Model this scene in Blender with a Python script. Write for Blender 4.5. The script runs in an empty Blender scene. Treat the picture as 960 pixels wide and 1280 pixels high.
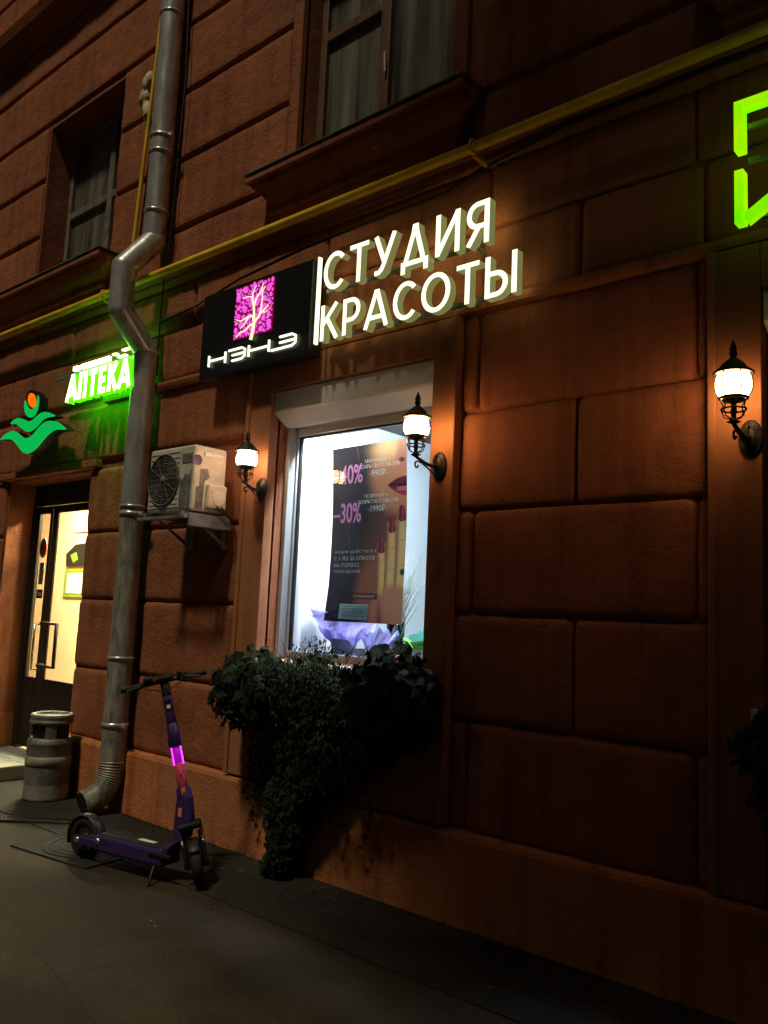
import bpy, bmesh, math, random
from mathutils import Vector, Matrix, noise
from math import sin, cos, pi, radians, sqrt, atan2
random.seed(7)
SC = bpy.context.scene
COL = SC.collection

# ------------------------------------------------------------------ camera
F, HC = 1050.0, 1.6
_yaw, _p, _r = radians(-41.29), radians(7.03), radians(2.554)
_f = Vector((sin(_yaw)*cos(_p), cos(_yaw)*cos(_p), sin(_p)))
_right = Vector((cos(_yaw), -sin(_yaw), 0)); _up = _right.cross(_f)
_r2 = _right*cos(_r) + _up*sin(_r); _u2 = _up*cos(_r) - _right*sin(_r)
cam = bpy.data.cameras.new('camera'); camo = bpy.data.objects.new('camera', cam); COL.objects.link(camo)
cam.sensor_fit = 'VERTICAL'; cam.sensor_height = 36; cam.lens = F/1280*36
cam.clip_start = .05; cam.clip_end = 500
M = Matrix((( _r2.x, _u2.x, -_f.x, 0), (_r2.y, _u2.y, -_f.y, 0), (_r2.z, _u2.z, -_f.z, HC), (0, 0, 0, 1)))
camo.matrix_world = M; SC.camera = camo
def W(x, y, Y):
    """point of the plane at distance Y (parallel to the facade) seen at photo pixel x, y"""
    d = _f*F + _r2*(x-480) - _u2*(y-640)
    return Vector((0, 0, HC)) + d*(Y/d.y)

# ------------------------------------------------------------------ world, sun (night: both very low), exposure
SUN_EL, SUN_AZ = radians(60), radians(188)      # light comes from the street side, steeply from above
w = bpy.data.worlds.new('World'); SC.world = w; w.use_nodes = True
nt = w.node_tree; bg = nt.nodes['Background']
sky = nt.nodes.new('ShaderNodeTexSky'); sky.sky_type = 'NISHITA'; sky.sun_disc = False
sky.sun_elevation = SUN_EL; sky.sun_rotation = SUN_AZ; sky.air_density = 1.0
mx = nt.nodes.new('ShaderNodeMix'); mx.data_type = 'RGBA'; mx.blend_type = 'MULTIPLY'; mx.inputs[0].default_value = 1.0
mx.inputs[7].default_value = (1.0, .74, .52, 1)    # city glow
nt.links.new(sky.outputs[0], mx.inputs[6]); nt.links.new(mx.outputs[2], bg.inputs[0])
bg.inputs[1].default_value = 0.0045
sl = bpy.data.lights.new('sun', 'SUN'); sl.energy = 1.5; sl.angle = radians(5); sl.color = (1, .86, .60)
so = bpy.data.objects.new('sun', sl); COL.objects.link(so)
sd = Vector((-0.05, 0.45, -0.88)).normalized()
so.rotation_euler = sd.to_track_quat('-Z', 'Y').to_euler()
so.location = (0, -4, 9)
vs = SC.view_settings; vs.view_transform = 'Standard'; vs.look = 'None'; vs.exposure = 0; vs.gamma = 1; vs.use_curve_mapping = False
SC.cycles.max_bounces = 6; SC.cycles.diffuse_bounces = 3; SC.cycles.glossy_bounces = 3; SC.cycles.transparent_max_bounces = 8
SC.cycles.sample_clamp_indirect = 4; SC.cycles.caustics_reflective = False; SC.cycles.caustics_refractive = False
SC.cycles.use_denoising = True

# ------------------------------------------------------------------ materials
def _new(name):
    m = bpy.data.materials.new(name); m.use_nodes = True
    return m, m.node_tree, m.node_tree.nodes['Principled BSDF']
def mat(name, col, rough=.6, metal=0., var=.25, scale=6., bump=0., bscale=60., col2=None, coords='Object', spec=.4, stretch=None):
    m, t, b = _new(name)
    tc = t.nodes.new('ShaderNodeTexCoord'); mp = t.nodes.new('ShaderNodeMapping')
    t.links.new(tc.outputs[coords], mp.inputs[0])
    if stretch: mp.inputs['Scale'].default_value = stretch
    n = t.nodes.new('ShaderNodeTexNoise'); n.inputs['Scale'].default_value = scale; n.inputs['Detail'].default_value = 6
    n.inputs['Roughness'].default_value = .6
    t.links.new(mp.outputs[0], n.inputs['Vector'])
    r = t.nodes.new('ShaderNodeValToRGB'); t.links.new(n.outputs['Fac'], r.inputs[0])
    c2 = col2 or tuple(c*(1-var) for c in col); c1 = tuple(min(1, c*(1+var*.6)) for c in col)
    r.color_ramp.elements[0].position = .32; r.color_ramp.elements[0].color = (*c2, 1)
    r.color_ramp.elements[1].position = .68; r.color_ramp.elements[1].color = (*c1, 1)
    t.links.new(r.outputs[0], b.inputs['Base Color'])
    rr = t.nodes.new('ShaderNodeMapRange'); rr.inputs[3].default_value = max(.03, rough-.1); rr.inputs[4].default_value = min(1, rough+.1)
    t.links.new(n.outputs['Fac'], rr.inputs[0]); t.links.new(rr.outputs[0], b.inputs['Roughness'])
    b.inputs['Metallic'].default_value = metal; b.inputs['Specular IOR Level'].default_value = spec
    if bump:
        n2 = t.nodes.new('ShaderNodeTexNoise'); n2.inputs['Scale'].default_value = bscale; n2.inputs['Detail'].default_value = 5
        t.links.new(tc.outputs[coords], n2.inputs['Vector'])
        bp = t.nodes.new('ShaderNodeBump'); bp.inputs['Strength'].default_value = bump; bp.inputs['Distance'].default_value = .01
        t.links.new(n2.outputs['Fac'], bp.inputs['Height']); t.links.new(bp.outputs[0], b.inputs['Normal'])
    return m
def emis(name, col, strength, var=0., scale=8., col2=None):
    m, t, b = _new(name)
    b.inputs['Base Color'].default_value = (*[min(1, c)*.6 for c in col], 1)
    b.inputs['Emission Color'].default_value = (*col, 1); b.inputs['Emission Strength'].default_value = strength
    if col2:
        tc = t.nodes.new('ShaderNodeTexCoord')
        n = t.nodes.new('ShaderNodeTexNoise'); n.inputs['Scale'].default_value = scale
        t.links.new(tc.outputs['Object'], n.inputs['Vector'])
        r = t.nodes.new('ShaderNodeValToRGB'); r.color_ramp.elements[0].position = .35; r.color_ramp.elements[1].position = .65
        r.color_ramp.elements[0].color = (*col, 1); r.color_ramp.elements[1].color = (*col2, 1)
        t.links.new(n.outputs['Fac'], r.inputs[0]); t.links.new(r.outputs[0], b.inputs['Emission Color'])
    return m
def glass(name, tint=(.9, .95, 1), refl=.06, glare=0.0):
    m, t, b = _new(name); out = t.nodes['Material Output']
    tr = t.nodes.new('ShaderNodeBsdfTransparent'); tr.inputs[0].default_value = (*tint, 1)
    gl = t.nodes.new('ShaderNodeBsdfGlossy'); gl.inputs['Roughness'].default_value = .03
    fr = t.nodes.new('ShaderNodeFresnel'); fr.inputs[0].default_value = 1.45
    mi = t.nodes.new('ShaderNodeMixShader')
    t.links.new(fr.outputs[0], mi.inputs[0]); t.links.new(tr.outputs[0], mi.inputs[1]); t.links.new(gl.outputs[0], mi.inputs[2])
    last = mi
    if glare:
        df = t.nodes.new('ShaderNodeBsdfDiffuse'); df.inputs[0].default_value = (.5, .48, .40, 1)  # pale vertical streaks standing for reflections and lit curtains, painted into the glass
        m2 = t.nodes.new('ShaderNodeMixShader'); tc = t.nodes.new('ShaderNodeTexCoord'); mp = t.nodes.new('ShaderNodeMapping'); mp.inputs['Scale'].default_value = (7, 7, .45)
        nz = t.nodes.new('ShaderNodeTexNoise'); nz.inputs['Scale'].default_value = 1.2; nz.inputs['Detail'].default_value = 5
        mr = t.nodes.new('ShaderNodeMapRange'); mr.inputs[1].default_value = .35; mr.inputs[2].default_value = .7; mr.inputs[3].default_value = glare*.4; mr.inputs[4].default_value = glare*2.2
        t.links.new(tc.outputs['Object'], mp.inputs[0]); t.links.new(mp.outputs[0], nz.inputs['Vector']); t.links.new(nz.outputs['Fac'], mr.inputs[0]); t.links.new(mr.outputs[0], m2.inputs[0])
        t.links.new(mi.outputs[0], m2.inputs[1]); t.links.new(df.outputs[0], m2.inputs[2]); last = m2
    t.links.new(last.outputs[0], out.inputs[0])
    return m

def stucco(name, base, dark, pale, bump=.5):
    """rendered wall: cloudy colour, vertical rain streaks, patched spots, rough grain"""
    m, t, b = _new(name); L = t.links; N = t.nodes
    tc = N.new('ShaderNodeTexCoord')
    def nz(scale, detail=5, vec=None, rough=.6):
        n = N.new('ShaderNodeTexNoise'); n.inputs['Scale'].default_value = scale; n.inputs['Detail'].default_value = detail
        n.inputs['Roughness'].default_value = rough
        L.new(vec or tc.outputs['Object'], n.inputs['Vector']); return n
    def ramp(src, p0, p1, c0, c1):
        r = N.new('ShaderNodeValToRGB'); r.color_ramp.elements[0].position = p0; r.color_ramp.elements[1].position = p1
        r.color_ramp.elements[0].color = (*c0, 1); r.color_ramp.elements[1].color = (*c1, 1); L.new(src, r.inputs[0]); return r
    a = ramp(nz(1.7).outputs['Fac'], .3, .72, dark, base)
    mp = N.new('ShaderNodeMapping'); mp.inputs['Scale'].default_value = (7, 7, .5); L.new(tc.outputs['Object'], mp.inputs[0])
    s = ramp(nz(1.3, 4, mp.outputs[0]).outputs['Fac'], .48, .72, (1, 1, 1), (.52, .47, .44))
    m1 = N.new('ShaderNodeMix'); m1.data_type = 'RGBA'; m1.blend_type = 'MULTIPLY'; m1.inputs[0].default_value = .7
    L.new(a.outputs[0], m1.inputs[6]); L.new(s.outputs[0], m1.inputs[7])
    pch = ramp(nz(.9, 2).outputs['Fac'], .60, .63, (0, 0, 0), (1, 1, 1))
    m2 = N.new('ShaderNodeMix'); m2.data_type = 'RGBA'; m2.inputs[7].default_value = (*pale, 1)
    sc = N.new('ShaderNodeMath'); sc.operation = 'MULTIPLY'; sc.inputs[1].default_value = .6; L.new(pch.outputs[0], sc.inputs[0])
    L.new(sc.outputs[0], m2.inputs[0]); L.new(m1.outputs[2], m2.inputs[6])
    sp = ramp(nz(38, 3).outputs['Fac'], .66, .74, (1, 1, 1), (.55, .5, .48))
    m3 = N.new('ShaderNodeMix'); m3.data_type = 'RGBA'; m3.blend_type = 'MULTIPLY'; m3.inputs[0].default_value = .5
    L.new(m2.outputs[2], m3.inputs[6]); L.new(sp.outputs[0], m3.inputs[7])
    L.new(m3.outputs[2], b.inputs['Base Color'])
    b.inputs['Roughness'].default_value = .85; b.inputs['Specular IOR Level'].default_value = .2
    n1 = nz(55, 6, rough=.7); n2 = nz(9, 4)
    ad = N.new('ShaderNodeMath'); ad.operation = 'MULTIPLY_ADD'; ad.inputs[1].default_value = 1.6
    L.new(n2.outputs['Fac'], ad.inputs[0]); L.new(n1.outputs['Fac'], ad.inputs[2])
    bp = N.new('ShaderNodeBump'); bp.inputs['Strength'].default_value = bump; bp.inputs['Distance'].default_value = .02
    L.new(ad.outputs[0], bp.inputs['Height']); L.new(bp.outputs[0], b.inputs['Normal'])
    return m

def pave(name, base, dark, tile=None, rot=0.):
    m, t, b = _new(name); L = t.links; N = t.nodes
    tc = N.new('ShaderNodeTexCoord')
    n = N.new('ShaderNodeTexNoise'); n.inputs['Scale'].default_value = 1.6; n.inputs['Detail'].default_value = 7; n.inputs['Roughness'].default_value = .65
    L.new(tc.outputs['Object'], n.inputs['Vector'])
    r = N.new('ShaderNodeValToRGB'); r.color_ramp.elements[0].position = .3; r.color_ramp.elements[1].position = .7
    r.color_ramp.elements[0].color = (*dark, 1); r.color_ramp.elements[1].color = (*base, 1); L.new(n.outputs['Fac'], r.inputs[0])
    g = N.new('ShaderNodeTexNoise'); g.inputs['Scale'].default_value = 95; g.inputs['Detail'].default_value = 3; L.new(tc.outputs['Object'], g.inputs['Vector'])
    gr = N.new('ShaderNodeValToRGB'); gr.color_ramp.elements[0].position = .3; gr.color_ramp.elements[1].position = .7
    gr.color_ramp.elements[0].color = (.35, .35, .35, 1); gr.color_ramp.elements[1].color = (1.5, 1.5, 1.45, 1); L.new(g.outputs['Fac'], gr.inputs[0])
    mm = N.new('ShaderNodeMix'); mm.data_type = 'RGBA'; mm.blend_type = 'MULTIPLY'; mm.inputs[0].default_value = 1
    L.new(r.outputs[0], mm.inputs[6]); L.new(gr.outputs[0], mm.inputs[7])
    hs = g.outputs['Fac']; col = mm.outputs[2]
    if tile:
        mp = N.new('ShaderNodeMapping'); mp.inputs['Rotation'].default_value = (0, 0, rot); L.new(tc.outputs['Object'], mp.inputs[0])
        br = N.new('ShaderNodeTexBrick'); br.inputs['Scale'].default_value = 1; br.inputs['Brick Width'].default_value = tile[0]; br.inputs['Row Height'].default_value = tile[1]
        br.inputs['Mortar Size'].default_value = .006; br.inputs['Mortar Smooth'].default_value = .3
        br.inputs['Color1'].default_value = (.92, .92, .92, 1); br.inputs['Color2'].default_value = (1.05, 1.04, 1.02, 1); br.inputs['Mortar'].default_value = (.58, .58, .58, 1)
        L.new(mp.outputs[0], br.inputs['Vector'])
        m4 = N.new('ShaderNodeMix'); m4.data_type = 'RGBA'; m4.blend_type = 'MULTIPLY'; m4.inputs[0].default_value = 1
        L.new(col, m4.inputs[6]); L.new(br.outputs['Color'], m4.inputs[7]); col = m4.outputs[2]
    vo = N.new('ShaderNodeTexVoronoi'); vo.inputs['Scale'].default_value = 2.6; L.new(tc.outputs['Object'], vo.inputs['Vector'])
    vr = N.new('ShaderNodeValToRGB'); vr.color_ramp.elements[0].position = .045; vr.color_ramp.elements[1].position = .075
    vr.color_ramp.elements[0].color = (.55, .55, .55, 1); vr.color_ramp.elements[1].color = (1, 1, 1, 1); L.new(vo.outputs['Distance'], vr.inputs[0])
    sn = N.new('ShaderNodeTexNoise'); sn.inputs['Scale'].default_value = .75; sn.inputs['Detail'].default_value = 8; sn.inputs['Distortion'].default_value = .8; L.new(tc.outputs['Object'], sn.inputs['Vector'])
    sr = N.new('ShaderNodeValToRGB'); sr.color_ramp.elements[0].position = .42; sr.color_ramp.elements[1].position = .6
    sr.color_ramp.elements[0].color = (.62, .62, .62, 1); sr.color_ramp.elements[1].color = (1.1, 1.1, 1.1, 1); L.new(sn.outputs['Fac'], sr.inputs[0])
    for src in (vr, sr):
        m5 = N.new('ShaderNodeMix'); m5.data_type = 'RGBA'; m5.blend_type = 'MULTIPLY'; m5.inputs[0].default_value = 1
        L.new(col, m5.inputs[6]); L.new(src.outputs[0], m5.inputs[7]); col = m5.outputs[2]
    L.new(col, b.inputs['Base Color']); b.inputs['Roughness'].default_value = .8; b.inputs['Specular IOR Level'].default_value = .25
    bp = N.new('ShaderNodeBump'); bp.inputs['Strength'].default_value = .5; bp.inputs['Distance'].default_value = .006
    L.new(hs, bp.inputs['Height']); L.new(bp.outputs[0], b.inputs['Normal'])
    return m

MT = {}
MT['wall'] = stucco('terracotta_stucco', (.42, .150, .070), (.275, .094, .045), (.25, .092, .048), .6)
MT['trim'] = stucco('trim_stucco', (.40, .165, .075), (.30, .12, .055), (.36, .16, .08), .22)
MT['plinth'] = stucco('plinth_paint', (.60, .22, .080), (.47, .165, .060), (.36, .15, .08), .5)
MT['paving'] = pave('paving', (.062, .046, .028), (.028, .022, .015), (1.1, .62), radians(12))
MT['dark_paving'] = pave('dark_paving', (.040, .036, .031), (.022, .020, .018))  # ground colour darkened for the shade by the wall; manhole frame shares it
MT['step'] = mat('step_stone', (.34, .34, .30), .8, 0, .3, 4, .4, 80)
MT['galv'] = mat('galvanised', (.62, .62, .60), .30, .55, .3, 5, .08, 25, stretch=(3, 3, .8))
MT['galvold'] = mat('old_galvanised', (.38, .37, .32), .5, .4, .5, 7, .25, 40, stretch=(3, 3, 1))
MT['yellow'] = mat('yellow_gas_paint', (.92, .56, .025), .42, 0, .3, 5, .1, 60)
MT['black'] = mat('black_metal', (.018, .018, .017), .45, .3, .3, 20)
MT['iron'] = mat('cast_iron_paint', (.045, .043, .038), .45, .5, .5, 30, .2, 90)
MT['rubber'] = mat('rubber', (.012, .012, .012), .75, 0, .3, 30, .2, 200)
MT['panel'] = mat('black_sign_panel', (.012, .014, .014), .35, 0, .3, 3)
MT['white'] = mat('white_paint', (.78, .77, .72), .45, 0, .1, 5)
MT['alu'] = mat('aluminium_grey', (.42, .43, .43), .4, .3, .12, 4)
MT['shutter'] = mat('shutter_paint', (.62, .62, .60), .4, .1, .08, 4)
MT['wood'] = mat('old_brown_frame', (.12, .06, .032), .6, 0, .4, 9, .25, 60, stretch=(3, 3, .6))
MT['paleframe'] = mat('grey_worn_frame', (.20, .17, .14), .6, 0, .4, 9, .25, 60)
MT['door'] = mat('dark_door', (.022, .019, .015), .4, .2, .3, 8)
MT['glass'] = glass('window_glass'); MT['dglass'] = glass('old_window_glass', (.7, .73, .75), glare=.2)
MT['curtain'] = mat('curtain_cloth', (.50, .46, .38), .9, 0, .2, 3)
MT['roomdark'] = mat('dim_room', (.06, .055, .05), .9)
MT['roomwhite'] = mat('white_room_wall', (.84, .86, .86), .8, 0, .04, 2)
MT['roomgrey'] = mat('grey_room_wall', (.52, .59, .62), .8, 0, .06, 2)
MT['roomcream'] = mat('cream_room_wall', (.80, .66, .40), .8, 0, .08, 2)
MT['ac'] = mat('ac_casing', (.66, .63, .55), .5, 0, .25, 7, .05, 60)
MT['acgrey'] = mat('ac_grime', (.20, .20, .19), .8, 0, .5, 25)
MT['acdark'] = mat('ac_grille', (.03, .03, .03), .6)
MT['purple'] = mat('purple_paint', (.042, .021, .105), .45, 0, .25, 12, .04, 80)
MT['dpurple'] = mat('dark_purple_paint', (.035, .014, .10), .35, 0, .25, 12)
MT['pink'] = mat('red_sticker', (.62, .06, .12), .5, 0, .15, 20)
MT['silver'] = mat('silver', (.6, .6, .6), .25, .95, .1, 20)
MT['bin'] = mat('bin_metal', (.22, .22, .19), .6, .5, .45, 8, .25, 35)
MT['binband'] = mat('bin_pale_band', (.34, .33, .29), .6, .4, .3, 12, .2, 35)
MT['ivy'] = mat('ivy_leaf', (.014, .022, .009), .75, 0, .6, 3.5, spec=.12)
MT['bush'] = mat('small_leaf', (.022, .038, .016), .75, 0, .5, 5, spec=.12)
MT['stem'] = mat('stem', (.06, .045, .028), .8)
MT['box'] = mat('planter_plastic', (.07, .04, .025), .7)
MT['twig'] = mat('white_twig', (.72, .80, .72), .7)
MT['pink2'] = mat('pink_saucer', (.75, .12, .25), .5)
MT['green'] = mat('potted_green', (.14, .42, .08), .5, 0, .4, 10)
MT['foam'] = mat('mounting_foam', (.55, .50, .38), .9, 0, .25, 20, .8, 40)
MT['cable'] = mat('cable_black', (.012, .011, .01), .6)
MT['bracket'] = mat('bracket_steel', (.30, .32, .34), .55, .5, .5, 12)
MT['letter'] = emis('letter_face_light', (1.0, 1.0, .62), 1.6)
MT['letside'] = emis('letter_side_light', (.60, .62, .22), .26)
MT['letback'] = emis('letter_back_light', (1.0, .92, .42), 2.0)
MT['logo'] = emis('logo_text_light', (1.0, 1.0, .72), 1.5)
MT['drop'] = emis('magenta_drop_light', (.95, .06, .62), 1.0, col2=(.75, .16, .85), scale=9)
MT['dropback'] = emis('magenta_back_light', (.20, .0, .05), .9)
MT['twiglight'] = emis('tree_light', (1.0, .95, .55), 1.0)
MT['apt'] = emis('pharmacy_letter_light', (.42, 1.0, .22), 8)
MT['aptside'] = emis('pharmacy_letter_glow', (.02, 1.0, .0), 9.0)
MT['wave'] = emis('green_wave_light', (.0, .42, .07), 1.0)
MT['orange'] = emis('orange_dot_light', (1.0, .16, .0), 1.0)
MT['lime'] = emis('lime_light', (.14, 1.0, .0), .85, col2=(.55, 1.0, .0), scale=3.5)
MT['led'] = emis('magenta_led', (.90, .035, 1.0), 4.5)
MT['ledglow'] = emis('magenta_led_cover', (.50, .0, .62), .45)
MT['amber'] = emis('amber_reflector_glow', (.5, .12, .02), .25)  # reflectors are no lamps; a weak glow is put into their colour
MT['globe'] = emis('lamp_globe_warm', (1.0, .55, .22), 38)
MT['globec'] = emis('lamp_globe_cool', (1.0, .62, .36), 34)
MT['strip'] = emis('white_led_strip', (.82, .93, 1.0), 560)
MT['warmstrip'] = emis('warm_ceiling_light', (1.0, .86, .50), 300)
MT['redsign'] = mat('sign_red', (.35, .03, .03), .5); MT['paper'] = mat('paper', (.75, .74, .66), .8, 0, .05, 8)
MT['limeframe'] = mat('lime_plastic', (.20, .34, .03), .5); MT['teal'] = mat('pale_teal_notice', (.35, .55, .52), .8)

def transl(name, col):
    mm, t2, b2 = _new(name); b2.inputs['Base Color'].default_value = (*col, 1); b2.inputs['Roughness'].default_value = .8; h2 = t2.nodes.new('ShaderNodeBsdfTranslucent'); h2.inputs[0].default_value = (*col, 1)
    n2 = t2.nodes.new('ShaderNodeTexNoise'); n2.inputs['Scale'].default_value = 22; bp = t2.nodes.new('ShaderNodeBump'); bp.inputs['Strength'].default_value = .6; bp.inputs['Distance'].default_value = .02
    t2.links.new(n2.outputs['Fac'], bp.inputs['Height']); t2.links.new(bp.outputs[0], b2.inputs['Normal'])
    x2 = t2.nodes.new('ShaderNodeMixShader'); x2.inputs[0].default_value = .5; t2.links.new(b2.outputs[0], x2.inputs[1]); t2.links.new(h2.outputs[0], x2.inputs[2]); t2.links.new(x2.outputs[0], t2.nodes['Material Output'].inputs[0]); return mm
MT['lpaper'] = transl('lilac_paper', (.50, .46, .92)); MT['tpaper'] = transl('turquoise_paper', (.20, .80, .70)); MT['whitepaper'] = transl('white_porcelain', (.85, .87, .88))

# ------------------------------------------------------------------ building blocks
class MB:
    """collects shapes that become ONE mesh object"""
    def __init__(s): s.v = []; s.f = []; s.mi = []; s.sm = []
    def add(s, verts, faces, mi=0, smooth=False):
        o = len(s.v); s.v += [tuple(v) for v in verts]
        for f in faces: s.f.append(tuple(i+o for i in f)); s.mi.append(mi); s.sm.append(smooth)
    def from_bm(s, bm, mi=0, smooth=False, mtx=None):
        bm.verts.ensure_lookup_table(); bm.verts.index_update()
        s.add([(mtx @ v.co) if mtx else v.co.copy() for v in bm.verts], [[v.index for v in f.verts] for f in bm.faces], mi, smooth); bm.free()
    def box(s, x0, x1, y0, y1, z0, z1, bev=0.004, mi=0, mtx=None):
        bm = bmesh.new(); bmesh.ops.create_cube(bm, size=1)
        for v in bm.verts:
            v.co = Vector(((x0+x1)/2+v.co.x*(x1-x0), (y0+y1)/2+v.co.y*(y1-y0), (z0+z1)/2+v.co.z*(z1-z0)))
        if bev: bmesh.ops.bevel(bm, geom=bm.edges[:], offset=min(bev, .3*min(abs(x1-x0), abs(y1-y0), abs(z1-z0))), segments=2, affect='EDGES', profile=.5)
        s.from_bm(bm, mi, False, mtx)
    def tube(s, pts, r, n=12, mi=0, caps=True, smooth=True):
        pts = [Vector(p) for p in pts]; k = len(pts); rs = r if isinstance(r, (list, tuple)) else [r]*k
        vs = []; fs = []; ref = None
        for i, p in enumerate(pts):
            d = (pts[min(i+1, k-1)]-pts[max(i-1, 0)]).normalized()
            if ref is None:
                ref = d.orthogonal().normalized()
            ref = (ref-d*ref.dot(d)).normalized(); b = d.cross(ref)
            for j in range(n):
                a = 2*pi*j/n; vs.append(p+(ref*cos(a)+b*sin(a))*rs[i])
        for i in range(k-1):
            for j in range(n):
                fs.append((i*n+j, i*n+(j+1) % n, (i+1)*n+(j+1) % n, (i+1)*n+j))
        s.add(vs, fs, mi, smooth)
        if caps:
            s.add(vs[:n], [tuple(range(n))[::-1]], mi); s.add(vs[-n:], [tuple(range(n))], mi)
    def lathe(s, prof, cx=0, cy=0, n=24, mi=0, smooth=True, mtx=None, a0=0, a1=2*pi):
        full = abs(a1-a0-2*pi) < 1e-6; m_ = n if full else n+1
        vs = []; fs = []
        for r, z in prof:
            for j in range(m_):
                a = a0+(a1-a0)*j/n; p = Vector((cx+r*cos(a), cy+r*sin(a), z)); vs.append(mtx @ p if mtx else p)
        for i in range(len(prof)-1):
            for j in range(n):
                j2 = (j+1) % m_ if full else j+1
                fs.append((i*m_+j, i*m_+j2, (i+1)*m_+j2, (i+1)*m_+j))
        s.add(vs, fs, mi, smooth)
    def prism(s, poly, y0, y1, mi=0, mside=None):
        """poly in X,Z (counter-clockwise from the street), extruded from y0 (front) to y1"""
        n = len(poly); vs = [(p[0], y0, p[1]) for p in poly]+[(p[0], y1, p[1]) for p in poly]
        s.add(vs, [tuple(range(n)), tuple(range(2*n-1, n-1, -1))], mi)
        s.add(vs, [(i, i+n, (i+1) % n+n, (i+1) % n) for i in range(n)], mi if mside is None else mside)
    def build(s, name, mats, parent=None):
        me = bpy.data.meshes.new(name); me.from_pydata(s.v, [], s.f); me.update()
        for m in (mats if isinstance(mats, (list, tuple)) else [mats]): me.materials.append(m)
        me.polygons.foreach_set('material_index', s.mi); me.polygons.foreach_set('use_smooth', s.sm)
        o = bpy.data.objects.new(name, me); COL.objects.link(o)
        if parent: o.parent = parent
        return o
def fixn(o):
    bm = bmesh.new(); bm.from_mesh(o.data); bmesh.ops.recalc_face_normals(bm, faces=bm.faces[:]); bm.to_mesh(o.data); bm.free(); return o
def thing(name, label, cat, loc=(0, 0, 0), rz=0., group=None):
    o = bpy.data.objects.new(name, None); COL.objects.link(o); o.location = loc; o.rotation_euler = (0, 0, rz)
    o.empty_display_size = .1; return tag(o, label, cat, group)
def tag(o, label, cat, group=None):
    o['label'] = label; o['category'] = cat
    if group: o['group'] = group
    return o
def struct(o, kind='structure'): o['kind'] = kind; return o
def dup(o, parent=None):
    c = o.copy(); COL.objects.link(c)
    if parent: c.parent = parent
    for ch in list(o.children): dup(ch, c)
    return c
_fc = bpy.data.curves.new('letters', 'FONT'); _fo = bpy.data.objects.new('letters', _fc); COL.objects.link(_fo)
def text_geo(body, depth=0., offset=0., shear=0., spacing=1.):
    """text as verts/faces in X,Z with front at y=0 and back at y=depth; returned with its bounds"""
    _fc.body = body; _fc.extrude = depth/2; _fc.offset = offset; _fc.shear = shear; _fc.resolution_u = 6; _fc.space_character = spacing; _fc.size = 1
    dg = bpy.context.evaluated_depsgraph_get(); dg.update()
    me = bpy.data.meshes.new_from_object(_fo.evaluated_get(dg))
    vs = [(v.co.x, depth/2-v.co.z, v.co.y) for v in me.vertices]
    fs = [tuple(p.vertices) for p in me.polygons]; front = [p.normal.z > .5 for p in me.polygons]
    bpy.data.meshes.remove(me)
    return vs, fs, front, (min(v[0] for v in vs), max(v[0] for v in vs), min(v[2] for v in vs), max(v[2] for v in vs))

# ================================================================== THE GROUND
mb = MB(); mb.add([(-60, -60, -.02), (60, -60, -.02), (60, 3.12, -.02), (-60, 3.12, -.02)], [(0, 1, 2, 3)])
mb.v = [(x, y, 0.0) for x, y, z in mb.v]; struct(mb.build('pavement', MT['paving']))
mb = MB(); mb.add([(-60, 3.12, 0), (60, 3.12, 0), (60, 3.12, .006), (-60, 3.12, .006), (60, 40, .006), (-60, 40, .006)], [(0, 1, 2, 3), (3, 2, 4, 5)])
struct(mb.build('shade_strip', MT['dark_paving']))  # shade at the wall foot, put in as a darker strip of ground

# ================================================================== THE BUILDING
YB, YF = 3.878, 3.84          # back of the joints / face of the blocks
BLD = thing('building', 'terracotta rusticated stucco building front with orange plinth along the pavement', 'building', (-4, 3.8, 0))
BLD.location = (0, 0, 0)
SHOP = [(-4.44, -3.0, 1.28, 3.14), (-1.15, .29, 1.28, 3.14)]
UPW = [(-8.36, -6.93, 4.74, 6.60), (-4.38, -2.96, 4.74, 6.60), (-1.14, .28, 4.74, 6.60)]
DOOR = (-8.49, -6.91, .12, 2.78)
OPEN = SHOP+UPW+[DOOR]
ZTOP = 10.2
# backing wall with openings and their reveals
mb = MB()
xs = sorted({-15., 5.}|{o[0] for o in OPEN}|{o[1] for o in OPEN}); zs = sorted({0., ZTOP}|{o[2] for o in OPEN}|{o[3] for o in OPEN})
def is_open(x, z): return any(o[0] < x < o[1] and o[2] < z < o[3] for o in OPEN)
DEP = .55
for i in range(len(xs)-1):
    for j in range(len(zs)-1):
        x0, x1, z0, z1 = xs[i], xs[i+1], zs[j], zs[j+1]; cx, cz = (x0+x1)/2, (z0+z1)/2
        if is_open(cx, cz): continue
        mb.add([(x0, YB, z0), (x1, YB, z0), (x1, YB, z1), (x0, YB, z1)], [(0, 1, 2, 3)])
        if z1 < 3.2 and x1 < -4.5: continue
        mb.add([(x0, YB+DEP, z0), (x1, YB+DEP, z0), (x1, YB+DEP, z1), (x0, YB+DEP, z1)], [(3, 2, 1, 0)])
for x0, x1, z0, z1 in OPEN:
    a = [(x0, z0), (x1, z0), (x1, z1), (x0, z1)]
    DEP_ = .295 if x0 == DOOR[0] else DEP
    for k in range(4):
        p, q = a[k], a[(k+1) % 4]
        mb.add([(p[0], YB, p[1]), (q[0], YB, q[1]), (q[0], YB+DEP_, q[1]), (p[0], YB+DEP_, p[1])], [(0, 3, 2, 1)])
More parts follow.
